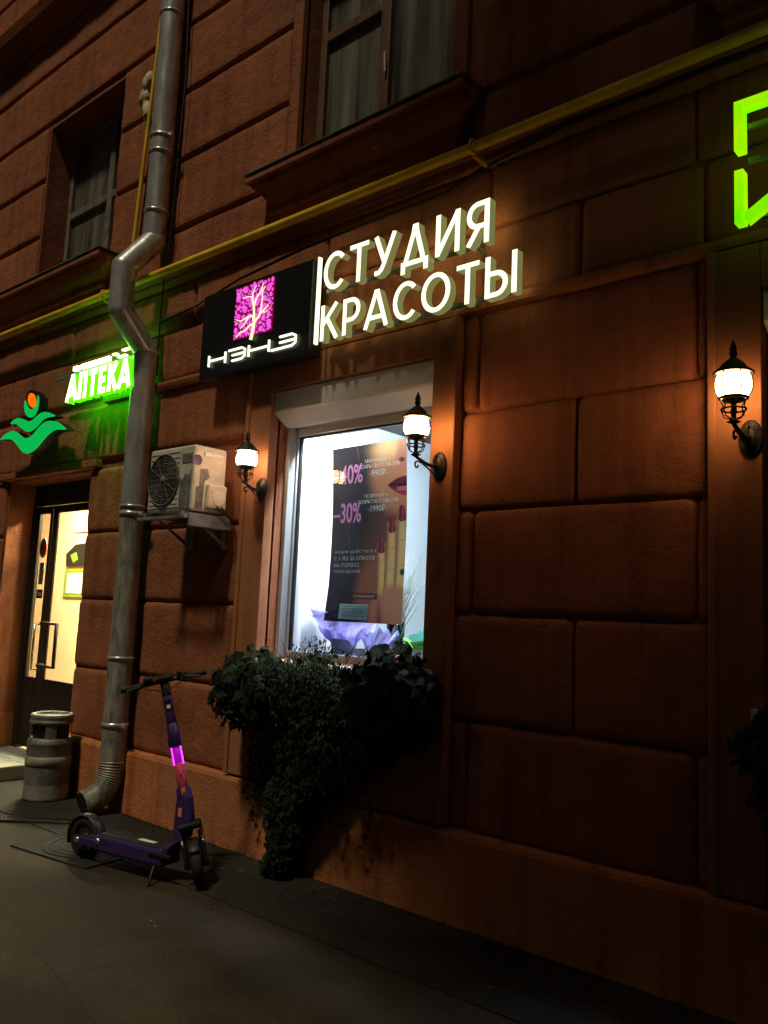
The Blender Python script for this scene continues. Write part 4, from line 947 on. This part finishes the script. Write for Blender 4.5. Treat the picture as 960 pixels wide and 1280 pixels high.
for k in range(26):
    a = rg.random()*6.28; L = .07+rg.random()*.08; el_ = rg.random()*.8; base = Vector((b4.x, 4.25, SZ+.06)); d = Vector((cos(a), sin(a)*.6, .3+el_)).normalized(); sd_ = d.cross(Vector((0, 0, 1))).normalized()*L*.3
    tip = base+d*L*1.25+Vector((0, 0, -.03)); md = base+d*L*.75
    q.add([base, md+sd_, tip, md-sd_, md+Vector((0, 0, -.01))], [(0, 1, 4), (1, 2, 4), (2, 3, 4), (3, 0, 4)])
q.build('leaves', MT['green'], t)
b5 = W(460, 815, 4.2); q = MB(); q.lathe([(0, SZ), (.05, SZ), (.06, SZ+.05), (.05, SZ+.05), (.0, SZ+.015)], b5.x-.02, 4.17, 20); tag(q.build('bowl', MT['whitepaper']), 'white bowl on the inner window sill in front of the lilac paper', 'bowl')

# ================================================================== WINDOW BOX PLANTS
IVY = [(0, -.45), (.34, -.36), (.50, .04), (.21, .10), (0, .60)]
def leaves(name, parent, pts, mt, lobed=True):
    """pts: (position, outward direction, size)"""
    vs = []; fs = []; rg = random.Random(len(pts))
    for p, d, s in pts:
        d = (Vector(d)+Vector((rg.gauss(0, .45), rg.gauss(0, .45), rg.gauss(0, .35)))).normalized()
        dn = Vector((rg.gauss(0, .5), rg.gauss(0, .2), -1)); x = d.cross(dn).normalized(); yv = x.cross(d).normalized()
        if yv.z > 0: yv = -yv; x = -x
        o = len(vs); fold = .10+.12*rg.random()
        sh_ = IVY if lobed else [(0, -.5), (.26, -.25), (.33, .1), (.18, .4), (0, .6)]
        for sx_ in (1, -1):
            for (a, b) in sh_: vs.append(p+(x*a*sx_+yv*b-d*abs(a)*fold*2)*s)
        fs.append((o, o+1, o+2, o+3, o+4)); fs.append((o+9, o+8, o+7, o+6, o+5))
    me = bpy.data.meshes.new(name); me.from_pydata([tuple(v) for v in vs], [], fs); me.materials.append(MT[mt]); ob = bpy.data.objects.new(name, me); COL.objects.link(ob); ob.parent = parent; return ob
rg = random.Random(21)
def dome(c, rad, n, s0, s1, fill=.75, droop=0.):
    out = []
    while len(out) < n:
        v = Vector((rg.gauss(0, 1), rg.gauss(0, 1), rg.gauss(0, 1))).normalized(); k = fill+(1-fill)*rg.random() if rg.random() < .7 else rg.random()
        lump = 1+.28*noise.noise(v*2.1+Vector(c))
        p = Vector((c[0]+v.x*rad[0]*k*lump, c[1]+v.y*rad[1]*k*lump, c[2]+v.z*rad[2]*k*lump))
        if p.y > 3.79: continue
        out.append((p, Vector((v.x*.6, v.y*.8-.5, v.z*.7+.25)), s0+(s1-s0)*rg.random()))
    return out
m = MB(); m.box(-4.42, -2.98, 3.56, 3.775, 1.0, 1.17, .01); pb = m.build('window_box', MT['box']); tag(pb, 'long window box under the studio window, hidden by its plants', 'planter')
m = MB(); m.box(-4.40, -3.0, 3.58, 3.755, 1.171, 1.176, 0); m.build('soil', MT['stem'], pb)
# left ivy clump
P1 = thing('ivy_plant', 'bushy broad leaved ivy clump at the left end of the window box', 'plant', group='plants of the studio window box')
c1_ = W(318, 858, 3.58)
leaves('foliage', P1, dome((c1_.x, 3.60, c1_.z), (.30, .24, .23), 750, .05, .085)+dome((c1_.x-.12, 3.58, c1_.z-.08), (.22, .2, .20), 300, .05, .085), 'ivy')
# small leaved bush in the middle
P2 = thing('small_leaved_plant', 'small leaved bush in the middle of the window box, lit from the window', 'plant', group='plants of the studio window box')
c2_ = W(392, 868, 3.60)
leaves('foliage', P2, dome((c2_.x-.02, 3.62, c2_.z-.02), (.38, .22, .27), 2400, .018, .034, .6)+dome((c2_.x-.02, 3.53, c2_.z+.02), (.40, .12, .20), 1500, .018, .032, .5)+dome((c2_.x-.05, 3.66, c2_.z+.2), (.25, .12, .14), 380, .016, .03, .3)+dome((c2_.x+.18, 3.58, c2_.z-.25), (.36, .2, .28), 1400, .02, .036, .6), 'bush', False)
m = MB()
for k in range(26):
    a = rg.gauss(0, .17); m.tube([(c2_.x+a*.4, 3.66, 1.1), (c2_.x+a*.8, 3.66+rg.gauss(0, .03), 1.25), (c2_.x+a*1.3, 3.66+rg.gauss(0, .05), 1.34+rg.random()*.14)], [.004, .003, .0015], 5)
m.build('stem', MT['stem'], P2)
# right ivy clump
P3 = thing('ivy_plant', 'dark pointed ivy clump at the right end of the window box', 'plant', group='plants of the studio window box')
c3_ = W(492, 870, 3.60)
leaves('foliage', P3, dome((c3_.x-.03, 3.60, c3_.z+.02), (.29, .24, .24), 750, .055, .095)+dome((c3_.x+.07, 3.60, c3_.z-.05), (.26, .22, .24), 330, .055, .09)+dome((c3_.x-.15, 3.60, c3_.z-.2), (.26, .2, .24), 380, .045, .075), 'ivy')
# hanging curtain down to the pavement
P4 = thing('hanging_ivy', 'dense curtain of ivy hanging from the window box to the pavement', 'plant')
def xr(z):
    T = [(1.15, -4.12, -3.2), (.95, -4.10, -3.30), (.75, -4.08, -3.40), (.6, -4.08, -3.50), (.45, -4.06, -3.68), (.3, -4.07, -3.74), (.1, -4.08, -3.76), (0, -4.10, -3.78)]
    for (za, a0, b0), (zb_, a1, b1_) in zip(T[:-1], T[1:]):
        if z >= zb_: f_ = (z-zb_)/(za-zb_); return a1+(a0-a1)*f_, b1_+(b0-b1_)*f_
    return T[-1][1:]
lv = []
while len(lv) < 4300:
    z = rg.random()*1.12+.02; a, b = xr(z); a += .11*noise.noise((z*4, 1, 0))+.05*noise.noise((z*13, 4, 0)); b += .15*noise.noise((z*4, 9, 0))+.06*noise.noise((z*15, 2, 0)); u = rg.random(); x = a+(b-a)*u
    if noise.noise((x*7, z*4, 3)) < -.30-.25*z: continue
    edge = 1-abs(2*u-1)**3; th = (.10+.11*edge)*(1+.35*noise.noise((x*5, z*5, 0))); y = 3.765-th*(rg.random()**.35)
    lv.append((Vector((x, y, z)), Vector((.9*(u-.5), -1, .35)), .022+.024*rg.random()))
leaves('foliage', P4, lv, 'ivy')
m = MB(); tl = []
for k in range(60):
    x = -4.0+.6*rg.random(); z0_ = 1.1; a, b = xr(.2); x1_ = a+.05+(b-a-.1)*rg.random()
    m.tube([(x, 3.68, z0_), ((x+x1_)/2+rg.gauss(0, .03), 3.70, .6), (x1_, 3.71, .05)], .004, 5)
for k in range(22):
    x = -4.13-.014*k+rg.gauss(0, .02) if k < 11 else -3.62+.035*(k-11)+rg.gauss(0, .03); z0_ = .85-.05*rg.random()+(.08 if k > 10 else 0); L = .22+.42*rg.random(); pts = [Vector((x+.02*sin(j*.9+k), 3.72+.015*sin(j+k), z0_-L*j/10)) for j in range(11)]
    m.tube(pts, .0025, 5); tl += [(p+Vector((rg.gauss(0, .012), -.01, 0)), Vector((0, -1, .2)), .022+.012*rg.random()) for p in pts for _ in range(3)]
m.build('stem', MT['stem'], P4); leaves('trailing_foliage', P4, tl, 'ivy')
# planter of the second window
m = MB(); m.box(-1.12, .25, 3.54, 3.775, 1.0, 1.17, .01); pb2 = m.build('window_box', MT['box']); tag(pb2, 'window box under the second shop window at the right edge', 'planter')
P5 = thing('ivy_plant', 'leafy ivy clump hanging from the window box at the right edge', 'plant')
leaves('foliage', P5, dome((-.86, 3.54, 1.12), (.33, .24, .24), 900, .05, .085)+dome((-.4, 3.54, 1.12), (.4, .24, .24), 800, .05, .085)+dome((-.92, 3.58, .92), (.2, .18, .26), 350, .045, .075), 'ivy')

# ================================================================== BIN, STEP, GROUND FITTINGS
BN = thing('litter_bin', 'dented metal litter bin shaped like a milk churn beside the pharmacy step', 'litter bin', (-6.68, 3.58, .006), radians(20)); BN.scale = (.93, .93, .89)
m = MB(); m.lathe([(0, .0), (.185, .0), (.192, .012), (.19, .03), (.19, .14)], 0, 0, 36); m.build('base', MT['binband'], BN)
m = MB(); m.lathe([(.189, .141), (.19, .30)], 0, 0, 36); m.lathe([(.19, .39), (.19, .49), (.194, .50), (.19, .51), (.186, .53), (.176, .545), (.150, .548)], 0, 0, 36); m.build('body', MT['bin'], BN)
m = MB(); m.lathe([(.19, .301), (.194, .303), (.195, .345), (.194, .387), (.19, .389)], 0, 0, 36); m.build('band', MT['binband'], BN)
for k in range(4):
    m = MB(); a = k*pi/2-.84-.27; m.lathe([(.175, .540), (.173, .56), (.173, .66), (.173, .672)], 0, 0, 10, 0, True, None, a, a+.54); m.build('neck_post', MT['bin'], BN)
m = MB(); m.lathe([(.165, .672), (.178, .672), (.186, .685), (.186, .70), (.176, .708), (.180, .72), (.184, .745), (.176, .757), (.15, .762), (.142, .752), (.14, .735), (.0, .73)], 0, 0, 36); m.build('lid', MT['bin'], BN)
m = MB(); m.lathe([(.150, .55), (.150, .60), (.150, .67)], 0, 0, 24); m.lathe([(0, .552), (.149, .552)], 0, 0, 24); m.build('liner', MT['black'], BN)
m = MB(); m.lathe([(0, .003), (.02, .003), (.02, 0)], 0, 0, 14, 0, False, Matrix.Rotation(-1.9, 4, 'Z') @ Matrix.Translation((.191, 0, .34)) @ Matrix.Rotation(pi/2, 4, 'Y')); m.build('sticker', MT['yellow'], BN)

m = MB(); m.box(-9.3, -7.47, 2.95, 3.80, .006, .135, .012); tag(m.build('entrance_step', MT['step']), 'pale stone entrance step in front of the pharmacy door', 'step')

m = MB(); g0 = Vector((-6.4, 2.86, 0)); g1 = Vector((-5.72, 3.44, 0)); d = (g1-g0).normalized(); n_ = Vector((-d.y, d.x, 0))*.05
DG = thing('drain_grate', 'narrow slotted drain channel crossing the pavement behind the scooter', 'drain')
m.add([g0-n_+Vector((0, 0, .010)), g1-n_+Vector((0, 0, .010)), g1+n_+Vector((0, 0, .010)), g0+n_+Vector((0, 0, .010))], [(0, 1, 2, 3)]); m.build('channel', MT['black'], DG)
m = MB(); Lg = (g1-g0).length; mt_ = Matrix.Translation(g0) @ Matrix.Rotation(atan2(d.y, d.x), 4, 'Z')
m.box(0, Lg, -.06, -.05, .004, .018, 0, 0, mt_); m.box(0, Lg, .05, .06, .004, .018, 0, 0, mt_)
for k in range(int(Lg/.03)): m.box(k*.03, k*.03+.012, -.05, .05, .0105, .016, 0, 0, mt_)
m.build('bars', MT['iron'], DG)
MC = thing('manhole_cover', 'round iron manhole cover in a square frame under the scooter', 'manhole cover', (-5.2, 3.12, .0), radians(8))
m = MB(); m.box(-.38, .38, -.32, .32, -.05, .012, .002); m.build('frame', MT['dark_paving'], MC)
m = MB(); m.lathe([(0, .018), (.285, .018), (.29, .014), (.29, .0)], 0, 0, 40)
for k in range(4): m.lathe([(.05+.06*k, .018), (.052+.06*k, .022), (.062+.06*k, .022), (.064+.06*k, .018)], 0, 0, 36)
m.build('lid', MT['rubber'], MC)
# weeds along the wall foot
m = MB(); rw = random.Random(4)
for k in range(420):
    c_ = rw.choice([(-5.75, .25), (-5.3, .35), (-4.6, .5), (-2.2, .8), (-6.2, .2)]); x = c_[0]+rw.gauss(0, c_[1]*.5); y = 3.765-abs(rw.gauss(0, .02)); h = .015+.05*rw.random()**2
    a = rw.random()*3; dx = cos(a)*.004; q = Vector((rw.gauss(0, .015), -abs(rw.gauss(0, .02)), h))
    m.add([(x-dx, y, .006), (x+dx, y, .006), (x+q.x, y+q.y, h)], [(0, 1, 2)])
struct(m.build('weeds', MT['bush']), 'stuff')['label'] = 'low weeds growing along the foot of the plinth'
# fallen leaves and litter specks
m = MB()
for k in range(90):
    x = -5.5+rw.random()*4.5; y = 3.70-abs(rw.gauss(0, .12)); s = .008+.016*rw.random(); a = rw.random()*6.28; u = Vector((cos(a), sin(a), 0))*s; v = Vector((-sin(a), cos(a), 0))*s*.6
    p = Vector((x, y, .0095)); m.add([p-u, p-v+Vector((0, 0, .004)), p+u+Vector((0, 0, .006)), p+v], [(0, 1, 2, 3)])
for k in range(130):
    x = -6.5+rw.random()*5.; y = 1.6+rw.random()*1.9; s = .004+.009*rw.random()**2; a = rw.random()*6.28; u = Vector((cos(a), sin(a), 0))*s; v = Vector((-sin(a), cos(a), 0))*s*.6
    p = Vector((x, y, .0095)); m.add([p-u, p-v+Vector((0, 0, .003)), p+u+Vector((0, 0, .004)), p+v], [(0, 1, 2, 3)], 1 if k % 14 == 0 else 0)
struct(m.build('fallen_leaves', [MT['stem'], MT['foam']]), 'stuff')['label'] = 'scattered dry leaves and specks of litter on the pavement'

# door stickers
t = thing('no_smoking_sign', 'round red no smoking sticker on the narrow pharmacy door pane', 'sign')
sx_, sz_ = -8.235, 2.13
m = MB(); m.lathe([(0, 0), (.062, 0)], 0, 0, 28, 0, False, Matrix.Translation((sx_, DY+.026, sz_)) @ Matrix.Rotation(pi/2, 4, 'X') @ Matrix.Diagonal((.95, 1.6, 1, 1))); m.build('disc', MT['paper'], t)
m = MB(); m.tube([(sx_+.058*cos(a*pi/14), DY+.022, sz_+.095*sin(a*pi/14)) for a in range(29)], .008, 6, 0, False); m.tube([(sx_-.04, DY+.021, sz_+.07), (sx_+.04, DY+.021, sz_-.07)], .008, 6); m.build('ring', MT['redsign'], t)
m = MB(); m.box(sx_-.04, sx_+.035, DY+.018, DY+.024, sz_-.012, sz_+.012, 0); m.build('cigarette', MT['black'], t)
m = MB(); m.box(-8.30, -8.18, DY+.024, DY+.029, 1.62, 1.71, 0); o = m.build('opening_hours_plate', MT['black']); tag(o, 'small dark plate on the narrow pharmacy door pane', 'notice')
m = MB(); m.box(-8.285, -8.195, DY+.021, DY+.024, 1.645, 1.685, 0); m.build('printed_panel', MT['acgrey'], o)
m = MB(); m.box(-8.285, -8.19, DY+.025, DY+.029, 1.76, 1.98, 0); o = m.build('paper_notice', MT['paper']); tag(o, 'white paper notice under the no smoking sticker on the pharmacy door', 'notice')
m = MB()
for k in range(6): m.box(-8.275, -8.205+.01*(k % 2), DY+.0225, DY+.0245, 1.79+k*.028, 1.797+k*.028, 0)
m.build('text_lines', MT['acgrey'], o)

# ================================================================== SCOOTER
ang = atan2(.19, .98)
ST = thing('electric_scooter', 'purple electric kick scooter with glowing magenta stem light parked on the pavement', 'scooter', (-4.53, 3.06, .004), ang)
def part(m, name, mt, par=None): return m.build(name, MT[mt] if isinstance(mt, str) else mt, par or ST)
def wheel(cx, mtx=None, front=False):
    mt_ = (mtx or Matrix()) @ Matrix.Translation((cx, 0, .125)) @ Matrix.Rotation(pi/2, 4, 'X')
    q = MB(); q.lathe([(.085, -.026), (.105, -.031), (.118, -.027), (.125, -.012), (.126, 0), (.125, .012), (.118, .027), (.105, .031), (.085, .026)], 0, 0, 40, 0, True, mt_); w_ = part(q, 'wheel', 'rubber')
    q = MB(); q.lathe([(.0, -.03), (.03, -.03), (.034, -.018), (.075, -.014), (.088, -.02), (.088, .02), (.075, .014), (.034, .018), (.03, .03), (0, .03)], 0, 0, 32, 0, True, mt_); q.build('rim', MT['iron'], w_)
    return w_
wheel(-.46)
# deck
m = MB(); m.box(-.30, .26, -.085, .085, .085, .188, .02); m.box(-.40, -.29, -.05, .05, .12, .165, .015); part(m, 'deck', 'purple')
m = MB(); m.box(-.28, .22, -.07, .07, .1885, .192, .002); part(m, 'deck_mat', 'rubber')
m = MB(); m.box(.00, .13, -.018, .018, .1923, .1933, 0); part(m, 'deck_logo', 'paper')
m = MB(); m.box(-.50, -.30, -.075, -.055, .10, .15, .012); m.box(-.50, -.30, .055, .075, .10, .15, .012); part(m, 'rear_fork', 'purple')
m = MB(); m.lathe([(.022, -.006), (.022, .006), (0, .006)], 0, 0, 16, 0, True, Matrix.Translation((-.46, -.08, .125)) @ Matrix.Rotation(pi/2, 4, 'X')); part(m, 'axle_nut', 'silver')
m = MB(); m.lathe([(.020, -.002), (.020, .005), (0, .006)], 0, 0, 16, 0, True, Matrix.Translation((-.27, -.086, .15)) @ Matrix.Rotation(pi/2, 4, 'X')); part(m, 'deck_badge', 'silver')
m = MB(); mt_ = Matrix.Translation((-.46, 0, .125)) @ Matrix.Rotation(pi/2, 4, 'X')
m.lathe([(.138, -.038), (.146, -.03), (.148, 0), (.146, .03), (.138, .038)], 0, 0, 20, 0, True, mt_, radians(20), radians(200)); part(m, 'rear_fender', 'black')
m = MB(); m.box(-.612, -.600, -.03, .03, .13, .165, .003); part(m, 'tail_light', 'redsign')
# neck
def loft(q, secs, mi=0):
    """secs: list of (centre, half width along v, half length along u, u, v)"""
    vs = []
    for c, hw, hl, u, v in secs:
        c, u, v = Vector(c), Vector(u), Vector(v)
        for a, b in ((-1, -.6), (-.6, -1), (.6, -1), (1, -.6), (1, .6), (.6, 1), (-.6, 1), (-1, .6)): vs.append(c+u*hl*a+v*hw*b)
    k = len(secs)
    q.add(vs, [(i*8+j, i*8+(j+1) % 8, (i+1)*8+(j+1) % 8, (i+1)*8+j) for i in range(k-1) for j in range(8)]+[tuple(range(7, -1, -1)), tuple(range((k-1)*8, k*8))], mi)
AXB, AXT = Vector((.435, 0, .20)), Vector((.10, 0, 1.14))     # steering axis
axd = (AXT-AXB).normalized()
def A(t_): return AXB+(AXT-AXB)*t_
V = (0, 1, 0)
m = MB(); loft(m, [((.22, 0, .15), .07, .05, (0, 0, 1), V), ((.28, 0, .17), .055, .05, (.3, 0, 1), V), ((.335, 0, .25), .042, .06, (.9, 0, .35), V), ((.345, 0, .36), .036, .062, (1, 0, .1), V), (tuple(A(.30)), .034, .045, (1, 0, .25), V), (tuple(A(.36)), .032, .036, (1, 0, .25), V)])
fixn(part(m, 'neck', 'purple'))
m = MB(); m.box(.16, .34, -.095, -.082, .15, .172, .004); m.box(.16, .34, .082, .095, .15, .172, .004); part(m, 'deck_bumper', 'rubber')
m = MB(); m.box(.325, .35, -.041, -.034, .38, .43, .003, 0); part(m, 'side_reflector', 'amber')
# kickstand
m = MB(); m.tube([(.20, -.07, .10), (.22, -.11, .055), (.235, -.14, .008), (.225, -.145, .006)], .008, 8); part(m, 'kickstand', 'black')
# steering group, turned to the rider's right
TURN = radians(-48)
RT = Matrix.Translation(AXB) @ Matrix.Rotation(TURN, 4, axd) @ Matrix.Translation(-AXB)
def rt(p): return RT @ Vector(p)
fwx = .445
wheel(fwx, RT, True)
m = MB()
for s in (-1, 1):
    m.tube([rt((fwx, .05*s, .125)), rt((.44, .052*s, .21)), rt(A(.105)+Vector((0, .05*s, 0)))], [.016, .015, .013], 10)
    m.tube([rt((fwx-.012, .05*s, .125)), rt((fwx+.012, .05*s, .125))], .024, 12)
m.box(.37, .45, -.068, .068, .325, .36, .01, 0, RT); part(m, 'fork', 'black')
for s in (-1, 1):
    m = MB(); a, b = A(.04)+Vector((.012, .058*s, 0)), A(.13)+Vector((.012, .058*s, 0))
    pts = []
    for i in range(61):
        f_ = i/60; c_ = a+(b-a)*f_; pts.append(rt(c_+Vector((.011*cos(f_*2*pi*6), .011*sin(f_*2*pi*6), 0))))
    m.tube(pts, .0035, 6); m.tube([rt(a), rt(b)], .006, 8); part(m, 'spring', 'silver')
m = MB(); mt_ = RT @ Matrix.Translation((fwx, 0, .125)) @ Matrix.Rotation(pi/2, 4, 'X')
m.lathe([(.137, -.034), (.145, -.026), (.147, 0), (.145, .026), (.137, .034)], 0, 0, 16, 0, True, mt_, radians(50), radians(170)); part(m, 'front_fender', 'black')
def stem(t0, t1, r0, r1, name, mt, n=16):
    q = MB(); q.tube([rt(A(t0)), rt(A(t0+.003)), rt(A(t1-.003)), rt(A(t1))], [r0*.93, r0, r1, r1*.93], n); return part(q, name, mt)
stem(.30, .36, .037, .034, 'head_collar', 'purple')
stem(.361, .50, .030, .029, 'stem_sticker', 'pink')
stem(.501, .595, .029, .029, 'stem_light_cover', 'ledglow')
stem(.596, .735, .036, .036, 'lock_sleeve', 'dpurple')
stem(.736, .905, .030, .027, 'stem_tube', 'purple')
stem(.906, .99, .028, .028, 'stem_cap', 'black')
vt = RT.to_3x3() @ Vector((0, 1, 0)); ut = RT.to_3x3() @ Vector((1, 0, .28)).normalized()
for s in (-1, 1):
    m = MB(); off = vt*s*.027+ut*.014
    m.tube([rt(A(.495))+off, rt(A(.600))+off], .0038, 8); part(m, 'led_bar', 'led')
m = MB(); c_ = rt(A(.84))+ut*.027; m.tube([c_-ut*.004, c_+ut*.006], .020, 14); hl = part(m, 'headlight', 'black')
m = MB(); m.tube([c_+ut*.0062, c_+ut*.009], .012, 14); m.build('lens', MT['paper'], hl)
m = MB(); c_ = rt(A(.43))+ut*.029; m.tube([c_, c_+ut*.003], .006, 10); part(m, 'bolt', 'black')
m = MB(); c_ = rt(A(.335))+ut*.036
m.box(-.012, .012, -.006, .006, -.022, .022, .003, 0, Matrix.Translation(c_) @ RT.to_3x3().to_4x4() @ Matrix.Rotation(pi/2, 4, 'Z')); part(m, 'front_reflector', 'amber')
# handlebar
top = rt(A(1.0)); zx = Vector((0, 0, 1))
m = MB(); m.tube([top-vt*.245+zx*.0, top-vt*.12, top, top+vt*.12, top+vt*.245], .0125, 12); hb = part(m, 'handlebar', 'black')
for s in (-1, 1):
    m = MB(); pts = [top+vt*s*(.135+.115*i/14) for i in range(15)]; m.tube(pts, [.0175+.001*(i % 2) for i in range(15)], 12); m.tube([top+vt*s*.249, top+vt*s*.258], .020, 12); m.build('grip', MT['rubber'], hb)
    m = MB(); m.tube([top+vt*s*.12+ut*.02, top+vt*s*.15+ut*.045-zx*.01, top+vt*s*.22+ut*.05-zx*.02], .006, 8); m.tube([top+vt*s*.105, top+vt*s*.13+ut*.025], .016, 10); m.build('brake_lever', MT['black'], hb)
    m = MB(); p0 = top+vt*s*.11+ut*.02; m.tube([p0, p0+ut*.06-zx*.03, rt(A(.93))+ut*.06, rt(A(.86))+ut*.03-vt*s*.01], .0035, 6); m.build('brake_cable', MT['cable'], hb)
m = MB(); RB_ = Matrix.Translation(top-ut*.01) @ RT.to_3x3().to_4x4()
m.box(-.045, .05, -.055, .055, .005, .035, .012, 0, RB_); part(m, 'display', 'black')
m = MB(); m.tube([top+vt*.085+zx*.01, top+vt*.088+zx*.035], .016, 12); m.tube([top+vt*.10+zx*.02-ut*.01, top+vt*.14+zx*.03-ut*.02], .008, 8); part(m, 'bell', 'black')
m = MB(); m.box(-.03, .045, -.12, -.06, .015, .045, .006, 0, RB_); part(m, 'phone_holder', 'black')
m = MB(); pts = [rt(A(.90))-ut*.03, rt(A(.75))-ut*.06-vt*.02, rt(A(.62))-ut*.065-vt*.04, rt(A(.55))-ut*.04-vt*.03]; m.tube(pts, .005, 6); part(m, 'lock_cable', 'cable')

# ================================================================== ADDED TREE, unseen behind the camera, put in to shade the right of the facade
TR_ = thing('added_shade_tree', 'leafy tree added out of view to shade the right of the facade', 'tree', (1.7, -2.0, 0))
m = MB(); m.tube([(0, 0, -.05), (.02, .02, 1.5), (-.1, .15, 3.5), (-.35, .4, 6), (-.7, .7, 9), (-1, 1, 12)], [.24, .19, .17, .14, .10, .04], 12)
for k in range(9):
    a = k*2.4; z_ = 6.5+.6*k; b0 = Vector((-.4-.09*k, .45+.08*k, z_)); L = 2.3-.12*k
    m.tube([b0, b0+Vector((cos(a)*L*.5, sin(a)*L*.5, .5)), b0+Vector((cos(a)*L, sin(a)*L, 1.3))], [.07, .045, .015], 8)
m.build('trunk', MT['stem'], TR_)
rt_ = random.Random(12); lv = []
CT, CRAD = Vector((-1.2, 1.0, 12.3)), (3.7, 2.9, 4.5)
while len(lv) < 10000:
    v = Vector((rt_.gauss(0, 1), rt_.gauss(0, 1), rt_.gauss(0, 1))).normalized(); k = rt_.random()**.4*(1+.25*noise.noise(v*1.8))
    p = CT+Vector((v.x*CRAD[0], v.y*CRAD[1], v.z*CRAD[2]))*k
    if noise.noise(p*.55) < -.28: continue
    lv.append((p, v+Vector((0, 0, .4)), .16+.12*rt_.random()))
leaves('crown', TR_, lv, 'bush', False)

bpy.data.objects.remove(_fo)
bpy.context.view_layer.update()
